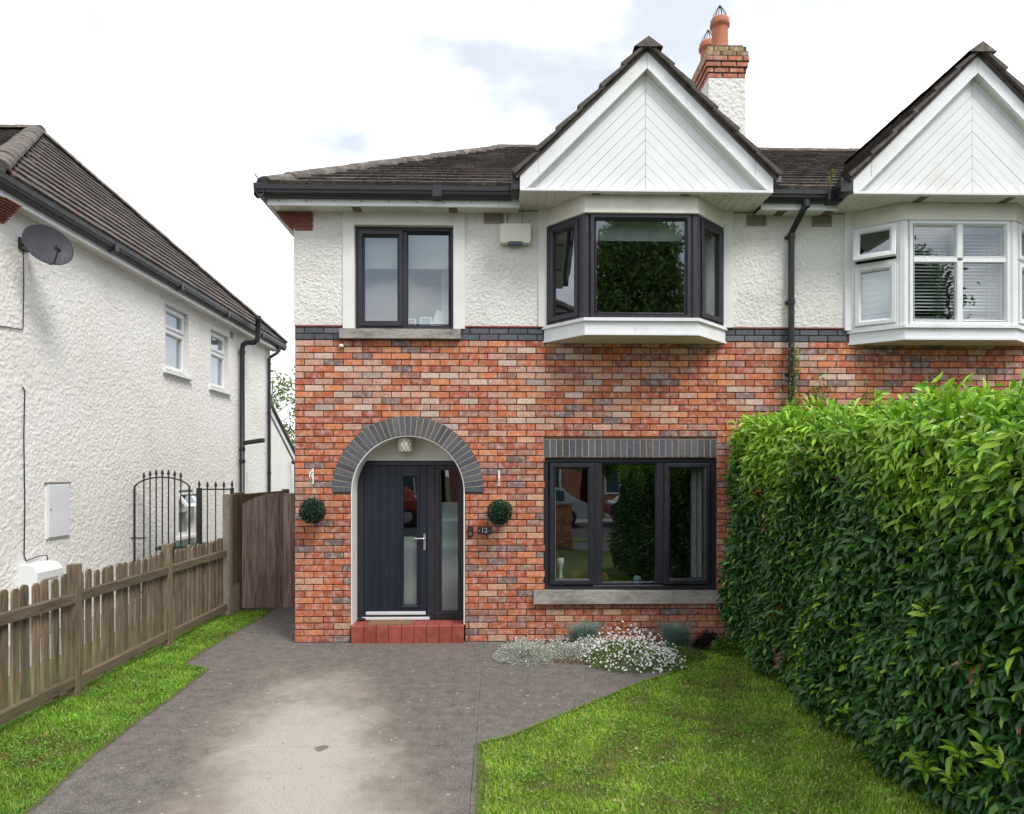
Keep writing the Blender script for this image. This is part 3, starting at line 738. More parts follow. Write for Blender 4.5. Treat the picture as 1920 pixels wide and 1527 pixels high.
# upper left window: plaster surround, frame, sill
sr = MB()
for x0,x1,z0,z1 in [(-1.784,-1.648,3.655,5.02),(-.499,-.362,3.655,5.02),(-1.648,-.499,4.862,5.02)]: sr.box(x0,x1,FY-.022,FY+.2,z0,z1,.004)
sr.build('window_surround', M['plaster'], house)
uw = plane((-1.648,8.08,3.665),(1,0,0))
window(house, uw, 1.149, 1.195, [(.035,.555,.03,1.155,True),(.60,1.10,.05,1.13,False)], M['anth'], border=.045)
MB().xz([(-1.812,3.535),(-.412,3.535),(-.412,3.645),(-1.812,3.645)],7.93,8.01).add([(-1.812,7.93,3.6455),(-.412,7.93,3.6455),(-.412,8.1,3.668),(-1.812,8.1,3.668)],[(0,1,2,3)]).build('window_sill', M['concrete'], house)
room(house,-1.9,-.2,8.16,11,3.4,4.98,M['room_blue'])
# roughcast on the upper wall
roughcast('render', plane((XL,FY-.004,3.697),(1,0,0)), XP-XL, 5.04-3.697, .0085, .0033, [(-1.77-XL,-.375-XL,-1,2),(.51-XL,2.78-XL,-1,2)], M['dash'], house)
MB().box(XL-.012,XL,FY-.006,16.5,3.697,5.04).build('render_return', M['dash'], house)
for xa in (-.144, 2.955):
    g = MB().box(xa,xa+.234,FY-.016,FY+.02,4.893,5.02).build('vent_grille', M['grille'], house)
    for k in range(5): MB().add([(xa+.012,FY-.017,4.905+k*.023),(xa+.222,FY-.017,4.905+k*.023),(xa+.222,FY-.03,4.913+k*.023),(xa+.012,FY-.03,4.913+k*.023),(xa+.012,FY-.017,4.922+k*.023),(xa+.222,FY-.017,4.922+k*.023)],[(0,1,2,3),(3,2,5,4)]).build('louvre', M['grille'], g)

# bay window
def bay(parent, A, B, Cc, D, zb, zs, zt, zc, mf, lights, lean=.045, sidelights=None, mtrim=None):
    """A..D plan of the base (wall, front, front, wall); zb base, zs sill, zt head, zc soffit"""
    def off(P4, k):                                              # push the plan in towards the wall
        (ax,ay),(bx,by),(cx,cy),(dx,dy) = P4; return [(ax+k,ay),(bx+k*.45,by+k),(cx-k*.45,cy+k),(dx-k,dy)]
    P4 = [A,B,Cc,D]; W2 = [(A[0],FY+.2)]; W3 = [(D[0],FY+.2)]
    bp = MB().xy(P4 + [(D[0],8.009),(A[0],8.009)], zb+.012, zs-.035).build('bay_base', M['upvc'], parent)
    MB().xy(off(P4,-.012)+[(D[0]+.012,8.008),(A[0]-.012,8.008)], zb-.004, zb+.022).build('bay_bead', M['upvc'], bp)
    u0 = off(P4,.004); 
    for i in range(12):                                          # boards of the underside
        t0, t1 = i/12+.002, (i+1)/12-.002
        def xx(y, t): 
            f = (8.0-y)/(8.0-B[1]); l = A[0]+(B[0]-A[0])*f+.01; r = D[0]+(Cc[0]-D[0])*f-.01; return l+(r-l)*t
        MB().xy([(xx(8.0,t0),7.999),(xx(8.0,t1),7.999),(xx(B[1]+.01,t1),B[1]+.012),(xx(B[1]+.01,t0),B[1]+.012)], zb-.008, zb-.002).build('underside_board', M['upvc_old'], bp)
    MB().xy(off(P4,-.03)+[(D[0]+.03,8.2),(A[0]-.03,8.2)], zs-.035, zs).build('bay_sill', M['upvc'], bp)
    hd = MB().xy(off(P4,-.004)+[(D[0],8.1),(A[0],8.1)], zt, zc).build('bay_head', M['upvc_old'], parent)
    MB().xy(off(P4,-.014)+[(D[0]+.01,8.0),(A[0]-.01,8.0)], zt+.005, zt+.03).build('head_bead', M['upvc_old'], hd)
    Q = off(P4, lean); h_ = zt - zs
    fw = Q[2][0]-Q[1][0]
    cpl = plane((Q[1][0]+.045,Q[1][1],zs),(1,0,0)); lights(parent, cpl, fw-.09, h_, mf)
    for s_, (p, q) in enumerate(((Q[0],Q[1]),(Q[2],Q[3]))):
        d_ = Vector((q[0]-p[0], q[1]-p[1], 0)); Ls = d_.length; d_.normalize()
        o_ = Vector((p[0],p[1],zs)) + d_*(.0 if s_ == 0 else .045)
        (sidelights)(parent, plane(o_, d_), Ls-.045, h_, mf, s_)
    for p in (Q[1], Q[2]):                                       # ribbed corner posts
        s_ = 1 if p is Q[2] else -1
        MB().tube([(p[0],p[1]+.02,zs),(p[0],p[1]+.02,zt)], .052, 10).build('corner_post', mf, parent)
        for k in (-1,0,1): MB().tube([(p[0]+s_*.02+k*.028,p[1]-.02+abs(k+s_*.5)*.012,zs+.003),(p[0]+s_*.02+k*.028,p[1]-.02+abs(k+s_*.5)*.012,zt-.003)], .008, 6).build('post_rib', mf, parent)
    if mtrim:
        MB().box(A[0]-.068,A[0]+.05,FY-.03,FY+.12,zs-.005,zc+.02,.004).build('bay_trim', mtrim, parent)
        MB().box(D[0]-.05,D[0]+.085,FY-.03,FY+.12,zs-.005,zc+.02,.004).build('bay_trim', mtrim, parent)
def one_light(parent, P, w_, h_, mf): window(parent, P, w_, h_, [(.055,w_-.055,.055,h_-.055,False)], mf, border=.05)
def side_sash(parent, P, w_, h_, mf, s_): window(parent, P, w_, h_, [(.04,w_-.04,.035,h_-.035,True)], mf, border=.045)
bay(house, (.563,8.0),(.982,7.53),(2.237,7.53),(2.707,8.0), 3.505, 3.69, 4.85, 5.05, M['anth'], one_light, sidelights=side_sash, mtrim=M['plaster'])
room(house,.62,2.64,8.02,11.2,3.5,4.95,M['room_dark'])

# eaves: fascia, soffit boards, gutter
def gutter_prof(y, z): return [(y,z),(y,z-.125),(y-.02,z-.14),(y-.075,z-.135),(y-.10,z-.10),(y-.104,z-.072),(y-.116,z-.066),(y-.118,z-.004),(y-.112,z),(y-.104,z-.004),(y-.102,z-.06),(y-.088,z-.095),(y-.07,z-.12),(y-.02,z-.125),(y-.008,z-.11),(y-.008,z)]
def gutter(parent, x0, x1, y=7.77, z=5.205):
    g = MB().prism([(x0,yy,zz) for yy,zz in gutter_prof(y,z)], (x1-x0,0,0)).build('gutter', M['black'], parent); return g
def soffit_boards(parent, x0, x1, y0, y1, z, w_=.1, vents=()):
    n = max(1, round((x1-x0)/w_)); s_ = (x1-x0)/n
    for i in range(n):
        MB().box(x0+i*s_+.0025,x0+(i+1)*s_-.0025,y0,y1,z,z+.008).build('soffit_board', M['brown'] if i in vents else M['upvc_old'], parent)
    MB().box(x0,x1,y0,y1,z+.0085,z+.02).build('soffit_backing', M['upvc_old'], parent)
soffit_boards(house, -2.56, .262, 7.782, 8.02, 5.012, vents=(9,20))
MB().box(-2.575,.27,7.762,7.782,5.0,5.19).box(-2.575,.27,7.755,7.785,4.995,5.018).build('fascia', M['upvc'], house)
MB().box(-2.58,-2.56,7.764,16.9,5.0,5.19).build('side_fascia', M['upvc'], house)
MB().box(-2.56,XL,8.02,16.9,5.013,5.03).build('side_soffit', M['upvc_old'], house)
g = gutter(house, -2.69, .17)
MB().box(-2.692,-2.683,7.65,7.77,5.065,5.207).build('end_cap', M['black'], g)
MB().box(-.72,-.60,7.648,7.772,5.06,5.207,.01).build('joint', M['black'], g)
MB().prism([(-2.58-(yy-7.77)*-1-.0,7.652,zz) for yy,zz in gutter_prof(7.77,5.203)], (0,9.2,0)).build('side_gutter', M['black'], house)
MB().box(.165,.258,7.45,7.7,5.06,5.22,.012).build('gutter_box', M['black'], house)
for i in range(9):
    x = -2.45+i*.31; MB().tube([(x,7.763,5.045),(x,7.757,5.045)], .009, 8).build('fascia_nail', M['grille'], house)
for i in range(9):                                               # corbelled tile corner under the eaves
    xl = -2.55 + i*.026; z = 5.0 - i*.0235
    MB().box(xl+.003*(i%2), -2.125-.004*(i%3), FY-.03+.0015*i, FY+.35, z-.0165, z, .004).build('corbel_tile', M['corbel'], house)

# main roof
EY, EZ, RY, RZ = 7.66, 5.175, 12.3, 7.80
sl = Vector((0,RY-EY,RZ-EZ)); SM = sl.length; sl.normalize(); nrm_ = Vector((0,-sl.z,sl.y))
HX = .12
roof = MB().add([(-2.64,EY,EZ),(XP,EY,EZ),(XP,RY,RZ),(HX,RY,RZ)],[(0,1,2,3)]).add([(-2.64,EY,EZ),(HX,RY,RZ),(-2.64,16.95,EZ)],[(0,1,2)]).add([(HX,RY,RZ),(XP,RY,RZ),(XP,16.95,EZ),(-2.64,16.95,EZ)],[(0,1,2,3)]).build('roof', M['tile_s'], house)
GXC, GH, GZB, GZP, GY = 1.65, 1.39, 5.055, 6.58, 7.42
def behind(xc):
    def f(p):
        k = GY/p.y; x = p.x*k; z = 1.97+(p.z-1.97)*k; hw = (GZP - z)/.99
        return abs(x-xc) < hw*.62 and z > 5.0 or abs(x-xc) < GH*.7 and z <= 5.3
    return f
tile_roof(roof, (0,EY,EZ), (1,0,0), sl, nrm_, SM, lambda s: (-2.64+(HX+2.64)*s/SM+.03, XP), skip=behind(GXC))
ridge_run(roof, (-2.60,EY+.06,EZ+.03), (HX,RY,RZ), 'hip_tile')
ridge_run(roof, (HX-.1,RY,RZ-.01), (XP,RY,RZ-.01))
MB().tube([(-2.58,EY+.06,EZ+.01),(HX,RY,RZ-.01),(XP,RY,RZ-.02)], .085, 8).build('ridge_mortar', M['hip'], roof)
MB().tube([(-2.62,7.7,5.2),(-2.68,7.64,5.30)], .006, 6).build('hip_iron', M['iron'], roof)

def gable(parent, xc, side_boards=True):
    xl, xr = xc-GH, xc+GH; k = .99
    gb = MB().box(xl+.05,xr-.05,7.575,7.60,GZB,GZB+.02)
    gb.v=[];gb.f=[]
    g = gb.xz([(xl+.05,GZB+.005),(xr-.05,GZB+.005),(xc,GZP-.1)],7.522,7.6).build('gable', M['upvc'], parent)
    zi = GZP-.12; st = .134; kk = 0; GP = .0028
    while True:                                                  # chevron boards
        z1 = zi - kk*st; z0 = zi-(kk+1)*st; zf = GZB+.03
        if z1 < zf+.02: break
        for s_ in (-1,1):
            c0 = .002
            e1 = (z1-GP-zf)/k; e0 = max((z0+GP-zf)/k, 0)
            pts = [(xc+s_*c0, z1-GP),(xc+s_*e1, zf)]
            if z0+GP > zf: pts += [(xc+s_*max(e0,c0), zf),(xc+s_*c0, z0+GP)]
            else: pts += [(xc+s_*c0, zf)]
            MB().xz(pts if s_ > 0 else pts[::-1], 7.506+random.uniform(-.001,.001), 7.521).build('cladding_board', M['upvc'], g)
        kk += 1
    for s_ in (-1,1):
        xo = xc+s_*GH
        p = [(xo,GZB),(xo,GZB+.165),(xc,GZP),(xc,GZP-.172),(xo-s_*.05,GZB+.015)]
        q = [(x - (.0015*s_ if abs(x-xc) < 1e-6 else 0)*-1, z) for x,z in p]
        b = MB().xz(q, GY, GY+.022).build('barge_board', M['upvc'], g)
        MB().xz([(xo-s_*.05,GZB+.018),(xc+s_*.002,GZP-.168),(xc+s_*.002,GZP-.188),(xo-s_*.075,GZB+.018)], GY-.008, GY+.03).build('bead', M['upvc'], g)
        MB().xz([(xo-s_*.06,GZB+.02),(xc+s_*.003,GZP-.176),(xc+s_*.003,GZP-.190),(xo-s_*.076,GZB+.02)], GY+.031, 7.506).build('barge_soffit', M['upvc_old'], g)
        for t in range(15):
            f = (t+.7)/15; x = xc+s_*(.02+f*(GH-.12)); z = GZP-.192-f*(GH-.12)*k
            MB().box(x-.009,x+.009,7.47,7.495,z-.012,z-.004).build('vent_hole', M['brown'], g)
        MB().box(min(xo,xo-s_*.02),max(xo,xo-s_*.02),GY+.023,8.0,GZB+.001,GZB+.165).build('return_fascia', M['upvc'], g)
        fx = xo - s_*GH*.145; MB().prism([(fx,GY-.0015,GZB+.165+GH*.145*k-.005),(fx+.003,GY-.0015,GZB+.165+GH*.145*k-.008),(fx+.003-s_*-.0,GY-.0015,GZB+GH*.145*k-.02),(fx,GY-.0015,GZB+GH*.145*k-.02)],(0,.001,0)).build('butt_joint', M['grille'], g)
    MB().box(xl,xr,GY-.006,GY+.05,GZB-.012,GZB+.02,.004).build('gable_bead', M['upvc'], g)
    soffit_boards(g, xl+.004, xr-.004, GY+.051, 8.02, GZB-.002, vents=(8,18))
    # tile courses either side; their stepped verge shows against the sky
    L = math.hypot(GH+.03, (GH+.03)*k); nC = 6; cl_ = L/nC
    for s_ in (-1,1):
        dx, dz = s_*(GH+.03)/L, -(GH+.03)*k/L; nx, nz_ = s_*k/math.hypot(1,k), 1/math.hypot(1,k)
        top = (xc, GZP+.012)
        bd = [(xc, GZP+.002),(xc+dx*L, top[1]+dz*L-.01),(xc+dx*L+nx*.03, top[1]+dz*L-.01+nz_*.03),(xc, GZP+.045)]
        MB().xz(bd, GY-.02, GY+.3).build('verge_mortar', M['tile_s'], g)
        for i in range(nC):
            a, b_ = i*cl_-.03, (i+1)*cl_+.0
            def pt(s, n): return (top[0]+dx*s+nx*n, top[1]+dz*s+nz_*n)
            pts = [pt(max(a,0),.022),pt(b_,.034),pt(b_,.082),pt(max(a,0),.048)]
            zmid = top[1]+dz*(a+b_)/2; yb = EY+(zmid-EZ)/((RZ-EZ)/(RY-EY))+.35
            MB().xz(pts, GY-.07+random.uniform(-.01,.01), GY+.33).build('verge_tile', M['tile_s'], g)
            MB().xz([pt(max(a,0),.02),pt(b_,.03),pt(b_,.075),pt(max(a,0),.044)], GY+.33, max(yb,GY+.4)).build('tile_course', M['tile_s'], g)
    yb = EY+(GZP+.1-EZ)/((RZ-EZ)/(RY-EY))+.3
    ridge_run(g, (xc,GY-.085,GZP+.0), (xc,yb,GZP+.0), sc=.95, me=ANGLE_RIDGE)
    MB().xz([(xc-.11,GZP-.06),(xc-.11,GZP-.02),(xc,GZP+.085),(xc+.11,GZP-.02),(xc+.11,GZP-.06),(xc,GZP+.03)], GY-.066, GY-.02).build('ridge_mortar', M['tile_s'], g)
    return g
gable(house, GXC)
# short run of eaves between the two gables
soffit_boards(house, 3.05, XP, 7.782, 8.02, 5.012, vents=(2,))
MB().box(3.042,XP,7.762,7.782,5.0,5.19).box(3.042,XP,7.755,7.785,4.995,5.018).build('fascia', M['upvc'], house)
gutter(house, 3.06, XP)
MB().box(3.07,3.17,7.5,7.66,5.19,5.27,.012).build('gutter_box', M['lead'], house)
# downpipe on the party line
dp = MB().tube([(3.53,7.70,5.085),(3.53,7.70,5.03),(3.515,7.715,4.99),(3.475,7.89,4.83),(3.466,7.935,4.79),(3.466,7.935,4.74),(3.466,7.935,.0)], .036, 10).build('downpipe', M['black'], house)
for z in (4.72, 3.95, 3.1, 1.8):
    MB().lathe((3.466,7.935,z),[(.036,0),(.043,.004),(.043,.06),(.036,.064)],12).box(3.41,3.522,7.95,8.0,z+.02,z+.045).build('pipe_clip', M['black'], dp)
for a in ((3.53,7.70,5.0),): MB().lathe(a,[(.037,0),(.046,.004),(.046,.075),(.037,.08)],12).build('pipe_socket', M['black'], dp)

# chimney on the party line
ch = MB().box(3.13,3.685,10.0,11.25,6.4,7.80).build('chimney', M['dash'], house)
roughcast('chimney_render', plane((3.13,9.995,6.4),(1,0,0)), .555, 1.4, .013, .0045, [], M['dash'], ch)
roughcast('chimney_render', plane((3.125,11.25,6.4),(0,-1,0)), 1.25, 1.4, .016, .006, [], M['dash'], ch)
for k in range(6):
    z = 7.80+k*.078; o_ = [0,.012,.03,.045,.035,.012][k]
    MB().box(3.135-o_,3.68+o_,10.005-o_,11.245+o_,z,z+.078).build('chimney_core', M['mortar'], ch)
    for (a,b_,axis) in ((3.128-o_,3.687+o_,'x'),(9.998-o_,11.25+o_,'y')):
        t = a - (.12 if k%2 else 0)
        while t < b_:
            l, r = max(t,a), min(t+.215,b_)
            if r-l > .03:
                c = jit((.42,.15,.085),.2) if k < 4 else jit((.26,.19,.09),.25)
                if axis == 'x': MB().box(l,r-.01,9.996-o_,10.05,z+.006,z+.072,.004).build('chimney_brick', M['brick'], ch, color=c)
                else: MB().box(3.126-o_,3.18,l,r-.01,z+.006,z+.072,.004).build('chimney_brick', M['brick'], ch, color=c)
            t += .225
MB().box(3.16,3.66,10.03,11.22,8.26,8.31).build('flaunching', M['hip'], ch)
for py in (10.3,10.87):
    pt_ = MB().lathe((3.40,py,8.29),[(.135,0),(.125,.02),(.118,.42),(.122,.44),(.145,.46),(.148,.5),(.135,.53),(.138,.56),(.12,.58),(.10,.57),(.10,.2)],20).build('chimney_pot', M['pot'], ch, True)
    cg = MB()
    for k in range(8):
        a = k*math.pi/4; cg.tube([(3.40+.115*math.cos(a),py+.115*math.sin(a),8.85),(3.40+.09*math.cos(a),py+.09*math.sin(a),8.94),(3.40+.012*math.cos(a),py+.012*math.sin(a),9.07)], .005, 5)
    cg.lathe((3.40,py,9.05),[(.02,0),(.022,.02),(.0,.04)],8).build('bird_guard', M['iron'], ch)

# ------------------------------------------------------------------ the adjoining house (right half of the pair)
adj = thing('adjoining_house', 'right-hand brick house of the pair with white bay window and gable', 'house', (6.4,8,0))
XR = 9.30
wb = MB()
for x0,x1,z0,z1 in [(XP+.001,XR,-.05,3.70),(XP+.001,4.22,3.70,5.05),(6.36,XR,3.70,5.05),(4.22,6.36,4.85,5.05)]: wb.box(x0,x1,Y0,Y1,z0,z1)
wb.build('wall', M['mortar'], adj)
MB().box(XR-.2,XR,Y1,16.5,-.05,5.05).build('side_wall', M['dash'], adj)
def pickadj(b):
    x, z = (b[0]+b[1])/2, b[2]
    return x**2 + 100*(z < 2.2) + 60*(x > 6.6) + .1*abs(z-3)
brickwork(adj, XP, XR, 0, 47, lambda a,b: [(XP+.004, XR)], FY, mx=260, pick=pickadj)
string_course(adj, [(XP+.004,4.16),(6.45,XR)])
roughcast('render', plane((XP,FY-.004,3.697),(1,0,0)), XR-XP, 5.04-3.697, .0095, .0033, [(4.14-XP,6.45-XP,-1,2)], M['dash'], adj)
g = MB().box(3.738,3.972,FY-.016,FY+.02,4.89,5.02).build('vent_grille', M['grille'], adj)
for k in range(5): MB().add([(3.75,FY-.017,4.905+k*.023),(3.96,FY-.017,4.905+k*.023),(3.96,FY-.03,4.913+k*.023),(3.75,FY-.03,4.913+k*.023),(3.75,FY-.017,4.922+k*.023),(3.96,FY-.017,4.922+k*.023)],[(0,1,2,3),(3,2,5,4)]).build('louvre', M['grille'], g)
def four_lights(parent, P, w_, h_, mf):
    m_ = w_/2; t = h_*.63
    window(parent, P, w_, h_, [(.05,m_-.03,.05,t-.025,False),(m_+.03,w_-.05,.05,t-.025,False),(.05,m_-.03,t+.03,h_-.05,False),(m_+.03,w_-.05,t+.03,h_-.05,False)], mf, border=.045)
def side_pair(parent, P, w_, h_, mf, s_):
    t = h_*.63; a = (.035,w_-.035,.035,t-.02,True); b = (.03,w_-.03,t+.02,h_-.02,True)
    window(parent, P, w_, h_, [a, b + ((R(14),) if s_ == 0 else ())], mf, border=.04)
bay(adj, (4.19,8.0),(4.65,7.66),(5.93,7.66),(6.42,8.0), 3.495, 3.66, 4.85, 5.05, M['upvc'], four_lights, lean=.03, sidelights=side_pair, mtrim=M['upvc'])
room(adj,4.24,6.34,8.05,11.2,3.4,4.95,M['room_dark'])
HX2 = 2*XP - HX; EX2 = 2*XP+2.64
roof2 = MB().add([(XP+.001,EY,EZ),(EX2,EY,EZ),(HX2,RY,RZ),(XP+.001,RY,RZ)],[(0,1,2,3)]).add([(EX2,EY,EZ),(EX2,16.95,EZ),(HX2,RY,RZ)],[(0,1,2)]).add([(XP+.001,RY,RZ),(HX2,RY,RZ),(EX2,16.95,EZ),(XP+.001,16.95,EZ)],[(0,1,2,3)]).build('roof', M['tile_s'], adj)
tile_roof(roof2, (0,EY,EZ), (1,0,0), sl, nrm_, SM, lambda s: (XP+.002, min(8.2, EX2-(EX2-HX2)*s/SM)), skip=lambda p: p.x > 5.0+(p.y-7.66)*.5)
ridge_run(roof2, (XP+.002,RY,RZ-.01), (HX2,RY,RZ-.01))
ridge_run(roof2, (EX2-.04,EY+.06,EZ+.04), (HX2,RY,RZ+.02), 'hip_tile')
gable(adj, 5.32)
soffit_boards(adj, XP+.003, 3.93, 7.782, 8.02, 5.012, vents=(3,))
MB().box(XP+.002,3.925,7.762,7.782,5.0,5.19).box(XP+.002,3.925,7.755,7.785,4.995,5.018).build('fascia', M['upvc'], adj)
g = gutter(adj, XP+.002, 3.91)
# the gutter turns and runs forward along the side of the gable
MB().prism([(3.925-(7.77-yy)*1.0, 7.80, zz) for yy,zz in gutter_prof(7.77,5.215)], (0,-.36,0)).build('side_gutter', M['black'], adj)
MB().box(3.795,3.93,7.425,7.437,5.07,5.222,.004).build('end_cap', M['black'], g)
MB().box(3.76,3.93,7.63,7.80,5.05,5.212,.02).build('gutter_corner', M['black'], g)
# venetian blinds behind the white bay window
for x0,x1,lab in ((4.72,5.26,'white venetian blind behind left half of the white bay window'),(5.31,5.86,'white venetian blind behind right half of the white bay window')):
    vb = thing('venetian_blind', lab, 'blind', ((x0+x1)/2,7.86,3.72), 'venetian blinds in the adjoining bay window')
    MB().box(x0,x1,7.85,7.88,4.77,4.81).build('head_rail', M['slat'], vb)
    for i in range(25):
        z = 3.80+i*.039; t = R(48) if i > 1 else R(8)
        dy, dz = .0125*math.cos(t), .0125*math.sin(t)
        MB().prism([(x0,7.865-dy,z-dz),(x0,7.865+dy,z+dz),(x0,7.865+dy,z+dz+.0016),(x0,7.865,z+.0042),(x0,7.865-dy,z-dz+.0016)], (x1-x0,0,0)).build('slat', M['slat'], vb)
    for x in (x0+.09, x1-.09): MB().tube([(x,7.851,3.78),(x,7.851,4.78)], .0018, 4).build('ladder_cord', M['slat'], vb)
    MB().box(x0,x1,7.853,7.877,3.765,3.785).build('bottom_rail', M['slat'], vb)
vb = thing('side_blind', 'pale blind filling the lower left side pane of the white bay window', 'blind', (4.55,7.95,3.7))
pl = plane((4.30,8.02,3.7),(.46,-.34,0))
for i in range(18): MB().pbox(pl,.0,.42,.03+i*.036,.03+i*.036+.033,-.004+.006*(i%2),.0+.006*(i%2)).build('slat', M['slat'], vb)

# ------------------------------------------------------------------ white house on the left
nb = thing('white_rendered_house', 'white roughcast house with long brown tiled roof beyond the picket fence', 'house', (-5.58,12.3,0))
NX, NY0, NY1 = -5.58, 7.66, 17.0
MB().box(-12,NX-.16,NY0,NY1,-.05,5.03).build('wall', M['plaster'], nb)
NP = plane((NX,NY0,-.03),(0,1,0),(1,0,0))
holes = [(11.62,12.52,3.72,4.86),(13.46,14.36,3.66,4.82),(12.1,12.72,.86,1.69)]
roughcast('render', NP, NY1-NY0, 5.06, .0130, .0034, [(a-NY0,b-NY0,c+.03,d+.03) for a,b,c,d in holes], M['dash_n'], nb)
MB().box(NX-.16,NX,NY0-.004,NY0+.003,-.05,5.03).box(NX-.16,NX-.004,NY1-.01,NY1,-.05,5.03).build('render_edge', M['dash_n'], nb)
for i in range(9):
    z = 5.0-i*.0235; MB().box(NX-.3, NX+.21-i*.023, NY0-.05, NY0+.21-.004*(i%3), z-.0165, z, .004).build('corbel_tile', M['corbel'], nb)
def nwin(y0,y1,z0,z1,lights,openv=False):
    b = MB()
    for a,b_,c,d in ((y0-.012,y0+.02,z0,z1),(y1-.02,y1+.012,z0,z1)): b.box(NX-.16,NX+.010,a,b_,c,d)
    b.box(NX-.16,NX+.010,y0+.02,y1-.02,z1-.02,z1+.012); b.build('window_reveal', M['plaster'], nb)
    P = plane((NX-.1,y0+.02,z0),(0,1,0),(1,0,0))
    window(nb, P, y1-y0-.04, z1-z0-.02, lights, M['upvc'], border=.045)
    MB().prism([(NX-.1,y0-.06,z0+.01),(NX+.07,y0-.06,z0-.008),(NX+.07,y0-.06,z0-.06),(NX-.1,y0-.06,z0-.06)], (0,y1-y0+.12,0)).build('window_sill', M['white'], nb)
    MB().box(NX-.32,NX-.26,y0,y1,z0,z1).build('net_backing', M['frost'], nb)
W_, H_ = .86, 1.12
nwin(11.62,12.52,3.72,4.86,[(.04,W_-.04,.04,.70,True),(.04,W_-.04,.74,H_-.04,True)])
nwin(13.46,14.36,3.66,4.82,[(.04,W_-.04,.04,.72,True),(.04,W_-.04,.76,1.10,True)])
nwin(12.1,12.72,.86,1.69,[(.035,.545,.035,.42,False),(.035,.545,.45,.78,True,R(38))])
# roof
NEX, NEZ, NAX, NAY, NAZ = -5.30, 5.19, -8.2, 12.35, 8.04
sn = Vector((NAX-NEX,0,NAZ-NEZ)); SN = sn.length; sn.normalize(); nn_ = Vector((sn.z,0,-sn.x))
NF0, NF1 = 7.36, 17.35
nroof = MB().add([(NEX,NF0,NEZ),(NEX,NF1,NEZ),(NAX,NAY,NAZ)],[(0,1,2)]).add([(NEX,NF0,NEZ),(NAX,NAY,NAZ),(-16,NAY,NAZ),(-16,NF0,NEZ)],[(0,1,2,3)]).add([(NEX,NF1,NEZ),(-16,NF1,NEZ),(-16,NAY,NAZ),(NAX,NAY,NAZ)],[(0,1,2,3)]).build('roof', M['tile_s'], nb)
def ntile_col(): return jit(random.choice([(.115,.095,.088),(.10,.083,.078),(.13,.11,.10),(.09,.075,.072)]), .12)
tile_roof(nroof, (NEX,0,NEZ), (0,1,0), sn, nn_, SN, lambda s: (NF0+(NAY-NF0)*s/SN+.05, NF1-(NF1-NAY)*s/SN-.05), gauge=.272, wd=.33, colf=ntile_col)
fl = Vector((0,NAY-NF0,NAZ-NEZ)); FL = fl.length; fl.normalize()
tile_roof(nroof, (-9.6,NF0,NEZ), (1,0,0), fl, Vector((0,-fl.z,fl.y)), FL, lambda s: (0, 9.6+NEX-(NEX-NAX)*s/FL), skip=lambda p: p.x*1280/p.y < -1000)
ridge_run(nroof, (NEX-.03,NF0+.04,NEZ+.05), (NAX,NAY,NAZ+.03), 'hip_tile')
ridge_run(nroof, (NEX-.03,NF1-.04,NEZ+.05), (NAX,NAY,NAZ+.03), 'hip_tile')
MB().tube([(NEX-.03,NF0+.04,NEZ+.02),(NAX,NAY,NAZ)], .085, 8).tube([(NEX-.03,NF1-.04,NEZ+.02),(NAX,NAY,NAZ)], .085, 8).build('hip_mortar', M['hip'], nroof)
ridge_run(nroof, (-16,NAY,NAZ+.03), (NAX+.1,NAY,NAZ+.03))
MB().box(-5.412,-5.392,NF0+.1,NF1-.1,5.0,5.19).box(-5.414,-5.386,NF0+.098,NF1-.098,4.995,5.016).build('fascia', M['upvc'], nb)
nsof = round((NF1-NF0-.2)/.13)
for i in range(nsof):
    a = NF0+.1+i*.13; MB().box(NX-.02,-5.413,a+.003,a+.127,5.012,5.02).build('soffit_board', M['upvc_old'], nb)
MB().box(NX-.02,-5.413,NF0+.1,NF1-.1,5.0205,5.03).build('soffit_backing', M['upvc_old'], nb)
gn = MB().prism([(-5.40+(7.77-yy), NF0-.02, zz) for yy,zz in gutter_prof(7.77,5.205)], (0,NF1-NF0+.06,0)).build('gutter', M['black'], nb)
for y in (9.6,11.6,13.6,15.6): MB().box(-5.40,-5.277,y,y+.09,5.055,5.207,.008).build('joint', M['black'], gn)
# soil stack with swan neck, branch, rear downpipe
st_ = MB().tube([(-5.49,14.9,0),(-5.49,14.9,4.66),(-5.47,14.9,4.75),(-5.40,14.9,4.80),(-5.24,14.9,4.80),(-5.17,14.9,4.85),(-5.15,14.9,4.95),(-5.15,14.9,5.37)], .055, 12).build('soil_pipe', M['black'], nb, True)
for z in (2.46,2.2,4.55,5.3): MB().lathe((-5.49 if z < 5 else -5.15,14.9,z),[(.056,0),(.068,.005),(.068,.07),(.056,.075)],14).build('pipe_collar', M['black'], st_)
MB().tube([(-5.49,14.9,2.62),(-5.06,14.86,2.68),(-5.0,14.86,2.68)], .05, 12).lathe((-5.0,14.86,2.68),[(.0,0)],3).build('branch_pipe', M['black'], st_)
rp = MB().tube([(-5.34,16.9,5.08),(-5.34,16.9,4.98),(-5.36,16.88,4.93),(-5.49,16.75,4.80),(-5.51,16.72,4.74),(-5.51,16.72,0)], .04, 10).build('downpipe', M['black'], nb)
for z in (1.95,3.4): MB().lathe((-5.51,16.72,z),[(.041,0),(.05,.004),(.05,.06),(.041,.064)],12).build('pipe_clip', M['black'], rp)
MB().box(NX-.01,NX+.012,14.45,14.62,4.82,4.95).build('vent_grille', M['grille'], nb)
